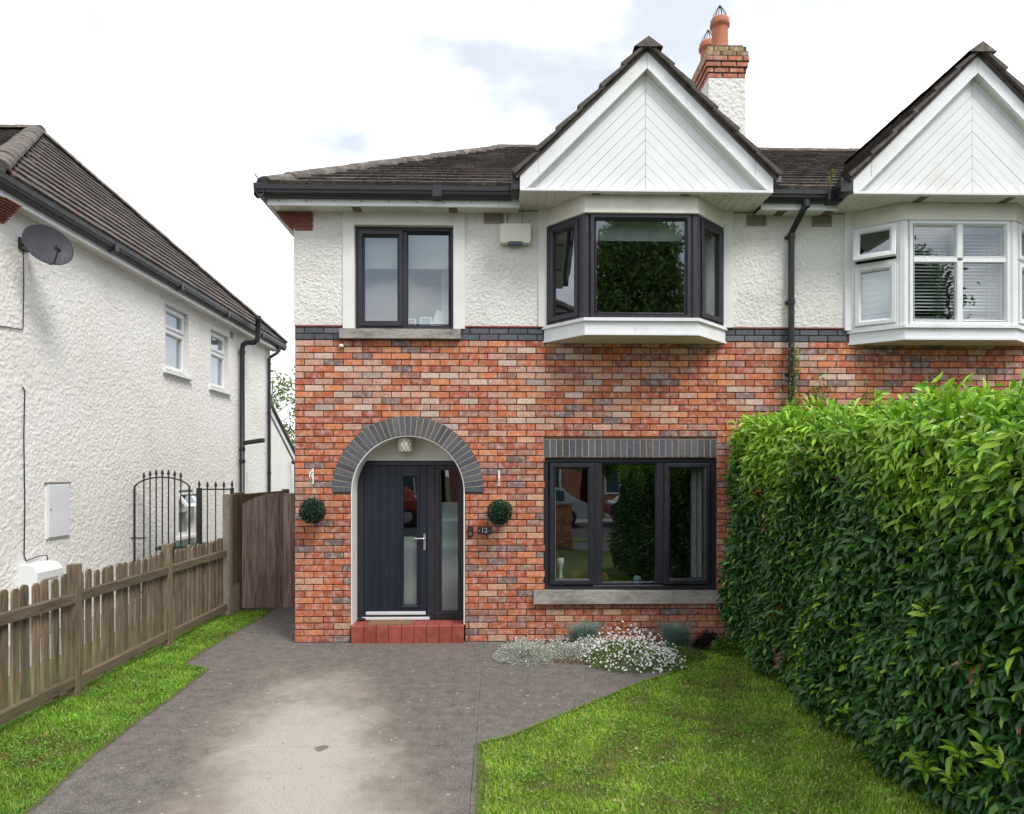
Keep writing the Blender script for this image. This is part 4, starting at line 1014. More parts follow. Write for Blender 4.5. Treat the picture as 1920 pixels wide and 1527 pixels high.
# lean-to at the rear of that house
ext = MB().prism([(NX-.005,NY1+.001,-.05),(NX-.005,20.2,-.05),(NX-.005,20.2,1.55),(NX-.005,NY1+.001,3.42)], (-4,0,0)).build('rear_extension', M['dash_n'], nb)
MB().prism([(NX+.035,NY1,3.42),(NX+.035,20.5,1.45),(NX+.035,20.5,1.62),(NX+.035,NY1,3.57)], (-.03,0,0)).build('barge_board', M['upvc'], ext)
MB().prism([(NX+.08,NY1,3.575),(NX+.08,20.55,1.60),(NX+.08,20.55,1.68),(NX+.08,NY1,3.66)], (-4,0,0)).build('roof', M['tile_s'], ext)
MB().tube([(NX+.06,18.6,2.25),(NX+.10,18.6,2.27),(NX+.16,18.6,2.25),(NX+.17,18.6,2.15),(NX+.17,18.6,0)], .05, 10).build('boiler_pipe', M['black'], ext)

# fixtures on the white wall
sdh = thing('satellite_dish', 'dark grey satellite dish bracketed to the white wall under the eaves', 'satellite dish', (NX,8.2,4.6))
dc = Vector((-5.19,8.04,4.62)); dn = Vector((.80,-.54,.22)).normalized()
ds = dn.cross(Vector((0,0,1))).normalized(); du = ds.cross(dn)
rings = 7; nseg = 32; V = []; Fc = []
for i in range(rings+1):
    r = i/rings
    for k in range(nseg):
        a = 2*math.pi*k/nseg; V.append(dc + ds*(r*.265*math.cos(a)) + du*(r*.235*math.sin(a)) + dn*(.055*r*r-.05))
for i in range(rings):
    for k in range(nseg): Fc.append((i*nseg+k,i*nseg+(k+1)%nseg,(i+1)*nseg+(k+1)%nseg,(i+1)*nseg+k))
b = MB().add(V,Fc); b.add([v-dn*.008 for v in V],Fc)
b.tube([V[rings*nseg+k]-dn*.004 for k in list(range(nseg))+[0]], .007, 5, False)
b.build('reflector', M['dish'], sdh, True)
foot = dc - du*.235; head = dc + dn*.26 - du*.15 + ds*.02
MB().tube([foot-dn*.02, foot+dn*.08-du*.03, head-du*.02], .009, 6).build('feed_arm', M['black'], sdh)
MB().tube([head+dn*.03, head-dn*.04], .028, 12).tube([head-dn*.03-du*.0, head+dn*.02-du*.05], .016, 8).build('receiver', M['black'], sdh)
MB().box(NX,NX+.03,8.10,8.26,4.60,4.73,.004).tube([(NX+.02,8.18,4.665),(NX+.16,8.16,4.66),(dc.x-dn.x*.07,dc.y-dn.y*.07,dc.z-.02)], .02, 8).box(NX+.1,NX+.2,8.11,8.2,4.61,4.71,.008).build('wall_bracket', M['black'], sdh)
tag(MB().tube([(NX+.012,8.18,4.6),(NX+.012,8.185,4.2),(NX+.012,8.175,3.70),(NX+.012,8.16,3.66),(NX+.012,7.9,3.635),(NX+.012,7.68,3.61)], .006, 5).build('dish_cable', M['black'], None), 'thin black cable dropping from the satellite dish bracket', 'cable')
tag(MB().tube([(NX+.013,8.16,2.99),(NX+.013,8.2,2.95),(NX+.013,8.185,2.4),(NX+.013,8.2,1.6),(NX+.013,8.19,1.0),(NX+.015,8.22,.935),(NX+.02,8.45,.965),(NX+.06,8.53,.96),(NX+.06,8.54,.9)], .007, 5).build('meter_cable', M['black'], None), 'thin black cable running down the white wall to the low meter box', 'cable')
mb = thing('meter_cabinet', 'tall flush white meter cabinet on the white wall', 'meter box', (NX,8.81,1.15))
MB().box(NX-.02,NX+.022,8.585,9.04,1.15,1.845,.006).build('cabinet', M['upvc'], mb)
MB().box(NX+.022,NX+.032,8.605,9.02,1.17,1.825,.004).build('door', M['upvc'], mb)
MB().tube([(NX+.03,8.64,1.52),(NX+.038,8.64,1.52)], .012, 8).build('lock', M['grille'], mb)
MB().box(NX,NX+.03,8.56,9.06,1.845,1.862).build('lintel', M['grille'], mb)
mb = thing('gas_meter_box', 'low white gas meter box under the black cable behind the pickets', 'meter box', (NX,8.35,.3))
MB().prism([(NX,8.11,.3),(NX+.22,8.11,.3),(NX+.22,8.11,.8),(NX+.16,8.11,.88),(NX,8.11,.90)], (0,.48,0)).build('cabinet', M['upvc'], mb)
for i in range(5): MB().box(NX+.221,NX+.226,8.22+i*.055,8.26+i*.055,.70,.72).build('vent_slot', M['grille'], mb)

# ------------------------------------------------------------------ iron side gate and railing of the white house
def spear(b, x, y, z, s=1.0):
    b.lathe((x,y,z),[(.008,0),(.018*s,.012),(.008,.024),(.024*s,.04),(.014*s,.07*s+.02),(.001,.115*s)],8)
ig = thing('iron_gate', 'arched black wrought iron gate with spear finials by the white wall', 'gate', (-5.12,10.6,0))
def zt(x): t = (x+5.125)/.415; return 1.77+.215*math.sqrt(max(0,1-(t*.93)**2)) - .075
gf = MB(); xs = [-5.54+i*(.83/20) for i in range(21)]
gf.tube([(x,10.6,zt(x)) for x in xs], .012, 6)
for x in (-5.54,-4.71): gf.tube([(x,10.6,.06),(x,10.6,zt(x)+.005)], .016, 6)
gf.tube([(-5.54,10.6,.15),(-4.71,10.6,.15)], .012, 6); gf.tube([(-5.62,10.585,.98),(-5.36,10.585,.98)], .012, 6)
gf.build('gate_frame', M['iron'], ig)
for i in range(7):
    x = -5.40+i*(.56/6.0); z = zt(x); b = MB().tube([(x,10.6,.15),(x,10.6,z+.02)], .011, 6); spear(b, x, 10.6, z+.015); b.build('bar', M['iron'], ig)
MB().tube([(-4.70,10.6,1.64),(-4.58,10.6,1.64)], .014, 6).build('hinge', M['iron'], ig)
il = thing('iron_railing', 'short black iron railing with spear tips beside the arched gate', 'railing', (-4.3,10.6,0))
for x, r_ in ((-4.56,.032),(-4.06,.022)):
    b = MB().box(x-r_,x+r_,10.6-r_,10.6+r_,0,1.745); spear(b, x, 10.6, 1.745); b.build('post', M['iron'], il)
MB().tube([(-4.56,10.6,1.725),(-4.06,10.6,1.725)], .012, 6).tube([(-4.56,10.6,.2),(-4.06,10.6,.2)], .012, 6).build('rail', M['iron'], il)
for x in (-4.435,-4.31,-4.185):
    b = MB().tube([(x,10.6,.2),(x,10.6,1.74)], .009, 6); spear(b, x, 10.6, 1.735); b.build('bar', M['iron'], il)
wbn = thing('wheelie_bin', 'green wheeled bin with flat lid behind the iron gate', 'bin', (-5.02,11.2,0))
MB().prism([(-5.25,10.95,.06),(-4.85,10.95,.06),(-4.80,10.92,.76),(-5.30,10.92,.76)], (0,.5,0)).build('body', M['green'], wbn)
MB().box(-5.36,-4.72,10.84,11.5,.76,.80,.015).box(-5.33,-4.76,10.87,11.47,.795,.825,.012).build('lid', M['green'], wbn)
for x in (-5.2,-4.9): MB().tube([(x-.03,11.42,.08),(x+.03,11.42,.08)], .08, 14).build('wheel', M['black'], wbn)

# ------------------------------------------------------------------ picket fence, close-board fence, wooden gate
FX = -3.75
def wcol(): return jit(random.choice([(.185,.14,.095),(.165,.125,.088),(.21,.16,.11),(.15,.118,.085)]), .14)
pf = thing('picket_fence', 'weathered brown picket fence with rounded tops along the grass strip', 'fence', (FX,6,0))
POSTS = [1.01,2.73,4.445,6.16,7.875]
def picket_mesh(w_=.078, h_=1.0, t=.02):
    n = 8; pts = [(-w_/2,0),(w_/2,0)] + [(w_/2*math.cos(math.pi*k/n), h_-w_/2+w_/2*math.sin(math.pi*k/n)) for k in range(n+1)]
    b = MB().prism([(-t/2,y,z) for y,z in pts], (t,0,0)); me = b.mesh('picket'); me.materials.append(M['wood']); return me
PK = picket_mesh()
for i, y in enumerate(POSTS):
    b = MB().box(FX-.045,FX+.045,y-.045,y+.045,-.1,1.165,.006)
    b.v = [(x+random.uniform(-.002,.002), yy, z) for x,yy,z in b.v]; b.build('post', M['wood'], pf, color=wcol())
ENDS = POSTS + [9.56]
for a, b_ in zip(ENDS, ENDS[1:]):
    for z in (.875,.125):
        s_ = random.uniform(-.012,.012)
        MB().prism([(FX+.0,a+.046,z-.045),(FX+.04,a+.046,z-.045),(FX+.04,a+.046,z+.035),(FX+.0,a+.046,z+.045)], (0,b_-a-.092,s_)).build('rail', M['wood_h'], pf, color=wcol())
    n = 13; stp = (b_-a-.1)/n
    for k in range(n):
        y = a+.05+stp*(k+.5); o = link('picket', PK, None, pf, (FX-.012, y, .06+random.uniform(-.012,.012)), wcol())
        o.rotation_euler = (random.uniform(-.012,.012), random.uniform(-.01,.01), random.uniform(-.03,.03)); o.scale = (1, random.uniform(.94,1.06), random.uniform(1.0,1.03))
cf = thing('close_board_fence', 'tall close-board fence with concrete post at the end of the pickets', 'fence', (FX,10.5,0))
MB().box(FX-.05,FX+.05,9.57,9.685,-.1,1.68,.008).build('concrete_post', M['post'], cf)
MB().box(FX-.03,FX+.03,9.69,10.0,.0,.38).build('gravel_board', M['post'], cf)
y = 9.69
while y < 12.2:
    MB().prism([(FX-.01,y,.385 if y < 10 else .05),(FX+.022,y,.385 if y < 10 else .05),(FX+.022,y,1.66+random.uniform(-.008,.008)),(FX-.01,y,1.665)], (-.004,.098,0)).build('board', M['wood'], cf, color=jit((.15,.115,.062),.16)); y += .092
for y in (10.0,12.2): MB().box(FX-.05,FX+.06,y,y+.09,-.1,1.69,.005).build('post', M['wood'], cf, color=jit((.12,.085,.055),.1))
wg = thing('wooden_side_gate', 'dark brown boarded side gate with curved top beside the brick corner', 'gate', (-2.95,9.95,0))
xs = [-3.665+i*.118 for i in range(12)]
def gz(x): return 1.685 - .155*(max(0,(-3.2-x)/.46))**1.7
for i, x in enumerate(xs):
    x1 = x+.115
    MB().xz([(x,.03),(x1,.03),(x1,gz(x1)),((x+x1)/2,gz((x+x1)/2)),(x,gz(x))], 9.94+random.uniform(-.002,.003), 9.962).build('board', M['wood_g'], wg, color=jit(random.choice([(.22,.15,.13),(.25,.172,.148),(.19,.13,.112)]),.16))
MB().box(-3.66,-2.26,9.963,9.99,.25,.34).box(-3.66,-2.26,9.963,9.99,1.3,1.39).build('ledge', M['wood_g'], wg, color=(.1,.07,.055))

# ------------------------------------------------------------------ small things on and around number 12
ab = thing('alarm_box', 'cream burglar alarm box on the upper wall beside the bay', 'alarm box', (.22,8,4.63))
MB().xz([(.045,4.66),(.06,4.64),(.13,4.64),(.155,4.655),(.29,4.655),(.315,4.64),(.385,4.64),(.4,4.66),(.4,4.83),(.38,4.858),(.065,4.858),(.045,4.83)], 7.89, 7.985).build('cover', M['creamplastic'], ab)
MB().xz([(.14,4.628),(.305,4.628),(.29,4.654),(.155,4.654)], 7.905, 7.97).build('strobe_lens', M['smoke'], ab)
MB().tube([(.13,7.975,4.86),(.135,7.975,5.01)], .004, 5).tube([(.31,7.975,4.86),(.305,7.79,5.02)], .003, 5).build('cable', M['black'], ab)
tag(MB().lathe((-1.798,7.975,3.43),[(0,.045),(.02,.04),(.03,.022),(.028,.005),(0,0)],12).build('wall_sensor', M['creamplastic'], None, True), 'small round white sensor on brick under the upper left window', 'sensor')
pl_ = thing('porch_light', 'tapered woven ceiling light shade inside the porch arch', 'lamp', (-1.08,8.14,2.22))
MB().lathe((-1.08,8.14,2.225),[(0,.004),(.078,0),(.082,.006),(.104,.165),(.098,.166),(.0,.16)],24).build('shade', M['shade'], pl_, True)
lat = MB()
for k in range(12):
    for s_ in (-1,1):
        a0 = k*math.pi/6; pts = [(-1.08+(.083+.022*t)*math.cos(a0+s_*t*.9), 8.14+(.083+.022*t)*math.sin(a0+s_*t*.9), 2.232+.15*t) for t in (0,.33,.66,1)]; lat.tube(pts, .0035, 4, False)
lat.build('lattice', M['grille'], pl_)
MB().tube([(-1.08,8.14,2.385),(-1.08,8.14,2.41)], .03, 12).build('mount', M['white'], pl_)
db = thing('doorbell', 'black video doorbell on brick right of the door', 'doorbell', (-.3,7.99,1.23))
MB().box(-.326,-.27,7.972,7.998,1.228,1.353,.008).build('body', M['black'], db)
MB().tube([(-.298,7.973,1.325),(-.298,7.968,1.325)], .012, 12).build('camera', M['smoke'], db)
MB().tube([(-.298,7.973,1.265),(-.298,7.968,1.265)], .017, 16).build('button', M['grille'], db)
MB().tube([(-.298,7.9685,1.265),(-.298,7.966,1.265)], .011, 16).build('button_face', M['black'], db)
npl = thing('number_plate', 'dark slate plate with white number 12 beside the doorbell', 'sign', (-.137,7.99,1.26))
MB().box(-.214,-.06,7.978,7.997,1.262,1.342,.004).build('plate', M['slate'], npl)
def lettering(body, size, loc, m, parent, name='lettering'):
    cu = bpy.data.curves.new(name, 'FONT'); cu.body = body; cu.size = size; cu.align_x = 'CENTER'; cu.align_y = 'CENTER'; cu.extrude = .0012
    t = bpy.data.objects.new(name, cu); C.objects.link(t)
    me = bpy.data.meshes.new_from_object(t.evaluated_get(bpy.context.evaluated_depsgraph_get())); bpy.data.objects.remove(t)
    o = link(name, me, None, parent, loc); me.materials.clear(); me.materials.append(m); o.rotation_euler = (R(90),0,0); return o
lettering('12', .078, (-.137,7.9765,1.302), M['white'], npl)
for x in (-.198,-.076): MB().tube([(x,7.978,1.302),(x,7.9755,1.302)], .005, 8).build('dot', M['white'], npl)
tag(MB().box(-1.50,-.99,7.972,8.2,.2025,.215,.004).build('doormat', M['coir'], None), 'brown coir doormat on the red step', 'doormat')
tag(MB().box(-1.655,-1.56,8.19,8.225,.203,.24,.012).build('door_stop', M['black'], None), 'small black lump on the step at the left of the door', 'door stop')

def topiary(x, z, label):
    t = thing('topiary_ball', label, 'topiary', (x,7.83,z), 'hanging topiary balls either side of the door')
    n = 2200; d = norm(rnd(n)); r = .136 + rng.uniform(-.018,.008,n); pos = np.array((x,7.83,z)) + d*r[:,None]
    cols = np.array([(.014,.045,.026),(.022,.065,.038),(.04,.10,.06),(.13,.20,.15)])[rng.choice(4,n,p=[.42,.33,.17,.08])]
    f = leaf_object('foliage', pos, d + .9*rnd(n), d+.5*rnd(n), rng.uniform(.014,.024,n), rng.uniform(.010,.016,n), cols, M['leaf_m'], t, True); f['kind'] = 'stuff'
    MB().lathe((x,7.83,z-.112),[(0,0),(.05,.012),(.09,.045),(.112,.112),(.09,.18),(.05,.212),(0,.224)],14).build('inner_ball', M['dark_filler'], t)
    s_ = .0 if x > -1 else .0
    top = (x-.04 if x < -1 else x-.008, 7.86, z+.36)
    for q in (-.075,.075): MB().tube([(x+q,7.83,z+.1), top], .0022, 4).build('hanging_wire', M['grille'], t)
    b = MB().box(top[0]-.011,top[0]+.011,7.985,7.998,z+.30,z+.48,.003).tube([(top[0],7.99,z+.44),(top[0],7.93,z+.45),(top[0],7.87,z+.43),(top[0],7.855,z+.39),(top[0],7.87,z+.36)], .006, 6).tube([(top[0],7.99,z+.33),(top[0],7.94,z+.37),(top[0],7.91,z+.43)], .005, 6)
    b.build('wall_bracket', M['white'], t)
topiary(-2.09, 1.545, 'hanging green topiary ball on brick left of the door')
topiary(.042, 1.524, 'hanging green topiary ball above right of the number plate')

# things behind the glass
tag(MB().box(-1.60,-1.12,8.175,8.18,4.42,4.85).box(-1.60,-1.12,8.17,8.186,4.41,4.425).build('roller_blind', M['blind'], None), 'white roller blind half down in left pane of upper left window', 'blind', 'upstairs roller blinds')
tag(MB().box(-1.06,-.53,8.175,8.18,4.42,4.85).box(-1.06,-.53,8.17,8.186,4.41,4.425).build('roller_blind', M['blind'], None), 'white roller blind half down in right pane of upper left window', 'blind', 'upstairs roller blinds')
tag(MB().box(1.12,2.12,7.72,7.724,4.62,4.82).box(1.12,2.12,7.716,7.73,4.61,4.625).build('roller_blind', M['blind'], None), 'pale roller blind pulled just below the head of the dark bay window', 'blind')
curtain('curtain', 'white curtain edge in the right pane of upper left window', -.66,-.50,8.24,3.55,4.85)
def picture(x, z, w_, h_, ry, y, label, mp_):
    t = thing('picture_frame', label, 'picture frame', (x,y,z), 'picture frames on the upstairs window ledge')
    c, s_ = math.cos(ry), math.sin(ry)
    P = lambda u, v, n: Vector((x + u*c - v*s_, y - n + v*.2, z + u*s_ + v*c))
    MB().ring(P, 0, w_, 0, h_, [(0,-.01),(0,.01),(.016,.01),(.016,-.01)]).build('moulding', M['frame_pic'], t)
    MB().pbox(P, .012, w_-.012, .012, h_-.012, -.008, .0).build('print', mp_, t)
picture(-.79,3.70,.15,.25,R(-18),8.2,'tilted white picture frame leaning at the right of the upstairs ledge', M['frame_pic'])
picture(-.91,3.70,.14,.145,R(0),8.19,'small white picture frame standing in the middle of the upstairs ledge', M['room_blue'])
picture(-1.06,3.70,.10,.125,R(2),8.2,'small brown picture at the left end of the upstairs ledge', M['print'])
MB().box(-1.65,-.5,8.13,8.4,3.67,3.70).build('window_board', M['white'], house)
curtain('curtain', 'narrow white curtain at the left edge of the ground floor window', .60,.72,8.22,.5,2.12, waves=2)
curtain('curtain', 'white curtain at the right edge of the ground floor window', 2.36,2.56,8.22,.5,2.12, waves=3)
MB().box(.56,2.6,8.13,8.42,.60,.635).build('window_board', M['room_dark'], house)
def lump(name, label, cat, x, y, z, sx, sz, col):
    n = 14; b = MB(); V = []; Fc = []
    for i in range(7):
        th = math.pi*i/6
        for k in range(n):
            a = 2*math.pi*k/n; rr = 1+.18*math.sin(3*a+i)+random.uniform(-.08,.08)
            V.append((x+sx*math.sin(th)*math.cos(a)*rr, y+sx*math.sin(th)*math.sin(a)*rr, z+sz*(1-math.cos(th))))
    for i in range(6):
        for k in range(n): Fc.append((i*n+k,i*n+(k+1)%n,(i+1)*n+(k+1)%n,(i+1)*n+k))
    return tag(b.add(V,Fc).build(name, mat(name+'_mat', col, .9, .2, 12), None, True), label, cat)
lump('soft_toy', 'reddish brown soft toy inside the left pane of the ground floor window', 'toy', 1.00,8.30,.636,.085,.085,(.16,.05,.025))
lump('soft_toy', 'reddish brown soft toy beside the left mullion inside the ground floor window', 'toy', 1.31,8.30,.636,.06,.065,(.16,.05,.025))
lump('ornament', 'small pale blue ornament on the ledge inside the middle pane', 'ornament', 1.72,8.3,.636,.05,.045,(.25,.36,.42))
vs_ = MB().lathe((.79,8.33,.636),[(0,0),(.05,0),(.055,.02),(.02,.06),(.018,.18),(.045,.24),(.04,.30),(0,.3)],14).build('vase', M['white'], None, True)
tag(vs_, 'white vase inside the left pane of the ground floor window', 'vase')

# ------------------------------------------------------------------ laurel hedge
hg = thing('laurel_hedge', 'tall clipped laurel hedge with dark sides and lime green new growth on top', 'hedge', (3.1,4.8,0))
MB().box(2.78,3.95,1.6,7.72,.12,2.05).prism([(2.78,1.6,2.05),(3.95,1.6,2.05),(3.95,1.6,2.18),(2.95,1.6,2.18)],(0,6.12,0)).build('dark_filler', M['dark_filler'], hg)  # opaque dark box added inside the leaves to block light through the hedge
def hedge_front(y, z):          # x of the left face: slightly bulged, undercut at the foot
    return 2.58 - .05*np.clip((5.6-y)/1.3,0,1)*np.clip((1.7-z)/1.0,0,1) + .05*np.sin(y*2.1+1)*np.sin(z*2.3) + .04*np.sin(y*5.3+z*3.1) + .03*np.clip(.35-z,0,1)/.35 + .16*np.clip((z-2.05)/.4,0,1)**2 - .05*(y-5.5)*.12 + .10*np.clip((y-6.2)/1.4,0,1)
def hedge_top(y): return 2.27 + .035*np.sin(y*3.3) + .02*np.sin(y*9.1) + .045*(y-3)
n1 = 21000
y = 1.7 + (7.72-1.7)*rng.random(n1)**.92; z = rng.uniform(.03,1,n1)*hedge_top(y)
dep = np.abs(rng.normal(0,.075,n1)); x = hedge_front(y,z) + dep - .03
out = np.stack([-np.ones(n1), np.zeros(n1), .35*np.ones(n1)],1)
pos1 = np.stack([x,y,z],1)
d1 = out*.55 + np.array((0,-.22,-.62)) + .46*rnd(n1); nr1 = np.array((-.75,-.2,.75)) + .45*rnd(n1)
n2 = 13000
y2 = rng.uniform(1.7,7.72,n2); x2 = rng.uniform(2.66,4.0,n2); top = hedge_top(y2); z2 = top - .02 + rng.normal(0,.06,n2) + .05*np.sin(x2*5)
z2 -= .3*np.clip((2.86-x2)/.2,0,1)**2*rng.random(n2)
pos2 = np.stack([x2,y2,z2],1); d2 = np.array((-.35,-.3,.55)) + .75*rnd(n2); nr2 = np.array((-.3,-.35,.7)) + .6*rnd(n2)
n3 = 4200                                                     # far end by the wall and its overhanging sprays
y3 = rng.uniform(7.3,7.93,n3); z3 = rng.uniform(.05,2.45,n3); x3 = 2.74 + np.abs(rng.normal(0,.07,n3)) + .10*(y3-7.3) - .12*np.exp(-((z3-1.85)/.45)**2)*rng.random(n3)
pos3 = np.stack([x3,y3,z3],1); d3 = np.array((-.5,-.35,-.2))+.7*rnd(n3); nr3 = np.array((-.6,-.5,.5))+.5*rnd(n3)
pos = np.concatenate([pos1,pos2,pos3]); d_ = np.concatenate([d1,d2,d3]); nr = np.concatenate([nr1,nr2,nr3]); N_ = len(pos)
# a few long fresh shoots standing out of the side and foot
SH = []
for (sx,sy,sz,k) in [(2.53,4.95,.20,18),(2.52,4.45,.16,16),(2.50,3.95,.18,30),(2.50,3.7,.30,26),(2.52,3.4,.5,22),(2.54,2.9,.9,20),(2.54,3.2,1.5,12),(2.54,3.9,1.1,10),(2.53,4.6,.85,10),(2.54,5.6,.6,10),(2.54,3.0,1.85,14),(2.54,3.5,1.9,12),(2.66,4.1,2.30,10),(2.7,3.5,2.28,12),(2.9,5.3,2.36,12),(3.0,3.9,2.32,14),(2.95,3.2,2.28,12)]:
    for j in range(max(2, k//7)):
        p0 = np.array((sx+.05,sy+random.uniform(-.12,.12),sz+random.uniform(-.06,.06))); dv = np.array((-.5+random.uniform(-.2,.3),-.3+random.uniform(-.5,.5),.6+random.uniform(-.3,.3))); ln = random.uniform(.10,.2)
        if sz > 2.2: dv = np.array((random.uniform(-.5,.3),random.uniform(-.5,.3),1.0))
        p1 = p0 + dv*ln; SH.append((p0,p1)); q = p0[None]+(p1-p0)[None]*np.linspace(.15,1,7)[:,None] + rng.normal(0,.006,(7,3))
        pos = np.concatenate([pos,q]); d_ = np.concatenate([d_, dv[None]*.7+.6*rnd(7)]); nr = np.concatenate([nr, np.array((-.3,-.4,.8))+.4*rnd(7)])
nS_ = len(pos) - N_; N_ = len(pos)
L = rng.uniform(.055,.115,N_); Wd = L*rng.uniform(.33,.44,N_)
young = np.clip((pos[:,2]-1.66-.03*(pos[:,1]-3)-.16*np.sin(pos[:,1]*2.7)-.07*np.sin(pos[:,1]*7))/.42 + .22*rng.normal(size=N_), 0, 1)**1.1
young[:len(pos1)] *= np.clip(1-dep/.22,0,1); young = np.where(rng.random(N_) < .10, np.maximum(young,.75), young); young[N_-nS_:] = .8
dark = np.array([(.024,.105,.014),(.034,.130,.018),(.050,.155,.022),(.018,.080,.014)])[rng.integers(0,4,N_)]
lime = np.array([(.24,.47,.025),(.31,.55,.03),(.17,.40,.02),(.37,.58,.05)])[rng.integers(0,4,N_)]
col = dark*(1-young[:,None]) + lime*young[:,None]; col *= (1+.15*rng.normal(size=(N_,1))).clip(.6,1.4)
for by,bz,br in [(6.48,1.62,.07),(6.55,1.78,.07),(6.3,.68,.06),(6.2,.30,.10),(6.5,1.48,.06),(3.6,.95,.03),(3.35,.72,.03)]:
    m_ = ((pos[:,1]-by)**2 + (pos[:,2]-bz)**2 < br**2) & (pos[:,0] < 2.72); m_ &= rng.random(N_) < .85
    col[m_] = np.array([(.24,.075,.03),(.17,.05,.03),(.34,.16,.07)])[rng.integers(0,3,m_.sum())]
sel = np.zeros(N_, bool)
vis = (pos[:,1] > 3.2) & (np.arange(N_) < len(pos1)) & (dep.max() > 0); vis[:len(pos1)] &= dep < .05
u_ = pos[:,0]/pos[:,1]; vis &= (u_ < .78) & (pos[:,2] > .15)
cand = np.where(vis)[0]; sel[cand[np.argsort(pos[cand,0]**2+pos[cand,1]**2+(pos[cand,2]-1.97)**2)[:300]]] = True
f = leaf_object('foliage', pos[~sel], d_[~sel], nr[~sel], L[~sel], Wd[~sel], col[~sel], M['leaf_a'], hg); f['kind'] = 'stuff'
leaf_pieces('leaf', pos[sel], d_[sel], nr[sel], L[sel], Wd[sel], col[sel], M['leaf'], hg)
tw = MB()
for i in range(120):
    yy = random.uniform(2.0,7.6); zz = random.uniform(.05,2.4); tw.tube([(2.95,yy,zz-.1),(2.70,yy+random.uniform(-.1,.1),zz),(2.56,yy+random.uniform(-.2,.2),zz+random.uniform(0,.15))], .004, 4)
for i in range(26): tw.tube([(random.uniform(2.85,3.3),1.8+i*.23,-.03),(random.uniform(2.8,3.2),1.8+i*.23+random.uniform(-.1,.1),.6)], .018, 5)
for p0,p1 in SH: tw.tube([tuple(p0),tuple(p1)], .003, 4)
tk = tw.build('twigs', M['stem'], hg); tk['kind'] = 'stuff'

# ------------------------------------------------------------------ planting along the wall
def soft_plant(name, label, cx, cy, rx, ry, h, n, cols, p, m, leaf=(.014,.026), wide=.4, upright=.6, group=None, simple=True):
    t = thing(name, label, 'plant', (cx,cy,0), group)
    a = rng.uniform(0,2*np.pi,n); r = np.sqrt(rng.random(n)); x = cx+rx*r*np.cos(a); y = cy+ry*r*np.sin(a)
    lump_ = .75+.25*np.sin(x*17)*np.sin(y*19+1)
    z = h*(1-r**2.2)*lump_*rng.random(n)**.45 + .005
    dd = np.stack([np.cos(a)*r, np.sin(a)*r, np.full(n,upright)],1)+.6*rnd(n); L_ = rng.uniform(*leaf,n)
    o = leaf_object('foliage', np.stack([x,y,z],1), dd, rnd(n)+np.array((0,-.4,.6)), L_, L_*wide, np.array(cols)[rng.choice(len(cols),n,p=p)], m, t, simple); o['kind'] = 'stuff'
    return t, lump_
def flowers(t, cx, cy, rx, ry, h, n, size=(.008,.014), col=(.78,.78,.77), spread=0):
    a = rng.uniform(0,2*np.pi,n); r = np.sqrt(rng.random(n)); x = cx+rx*r*np.cos(a); y = cy+ry*r*np.sin(a); z = h*(1-r**2.4)*rng.uniform(.75,1.12,n)+.02+spread*rng.random(n)**4
    V = []; T = []; k = 0; base = np.array(wloc(t))
    for i in range(n):
        c0 = np.array((x[i],y[i],z[i])); nn = norm((np.array((0,-.55,.8))+.45*rng.normal(size=3))[None])[0]; s1 = norm(np.cross(nn,(1,0,0))[None])[0]; s2 = np.cross(nn,s1); R0 = random.uniform(*size); ph = random.uniform(0,6)
        V.append(c0); 
        for q in range(10):
            rr = R0*(1 if q%2 == 0 else .55); an = ph+q*math.pi/5; V.append(c0+(s1*math.cos(an)+s2*math.sin(an))*rr+nn*.15*rr)
        T += [(k,k+1+q,k+1+(q+1)%10) for q in range(10)]; k += 11
    me = tri_mesh('flowers', np.array(V)-base, np.array(T), np.tile(np.array(col),(k,1))); o = link('flowers', me, M['leaf_m'], t); o['kind'] = 'stuff'
SIL = [(.42,.46,.38),(.50,.54,.46),(.30,.36,.27),(.58,.60,.54)]; SP = [.35,.3,.2,.15]
for i,(cx,cy,rx,ry,h,lab) in enumerate([(.31,7.30,.34,.36,.20,'silvery snow-in-summer clump at the left end of the flower bed'),(.72,7.38,.34,.30,.15,'low silvery snow-in-summer clump between the two flowering clumps'),(1.02,7.42,.26,.26,.17,'grey green snow-in-summer clump below the left blue grass tuft')]):
    t,_ = soft_plant('silver_plant', lab, cx,cy,rx,ry,h, 5200, SIL, SP, M['leaf_m'], (.014,.03), .28, group='silver plants in the bed')
    flowers(t, cx,cy,rx*.95,ry*.95,h, 170, (.005,.009), spread=.05)
t,_ = soft_plant('white_flowering_plant', 'mound of bright white flowers in the middle of the bed', 1.38,7.16,.46,.46,.22, 8500, [(.14,.24,.05),(.22,.30,.10),(.10,.18,.05),(.30,.36,.20)], SP, M['leaf_m'], (.018,.036), .3, group='flowering plants in the bed')
flowers(t, 1.40,7.12,.52,.50,.21, 760, (.009,.016), spread=.16)
t,_ = soft_plant('white_flowering_plant', 'low sprawl of white flowers at the right end of the bed', 1.70,7.0,.27,.27,.14, 4000, [(.14,.24,.05),(.22,.30,.10),(.10,.18,.05),(.30,.36,.20)], SP, M['leaf_m'], (.018,.036), .3, group='flowering plants in the bed')
flowers(t, 1.68,6.98,.28,.28,.14, 330, (.008,.014), spread=.06)
t,_ = soft_plant('bed_weed', 'patch of low green weeds at the lawn end of the flower bed', 1.95,7.3,.3,.24,.11, 2600, [(.10,.18,.03),(.16,.24,.06),(.07,.13,.03),(.25,.24,.11)], SP, M['leaf_m'], (.02,.045), .22)
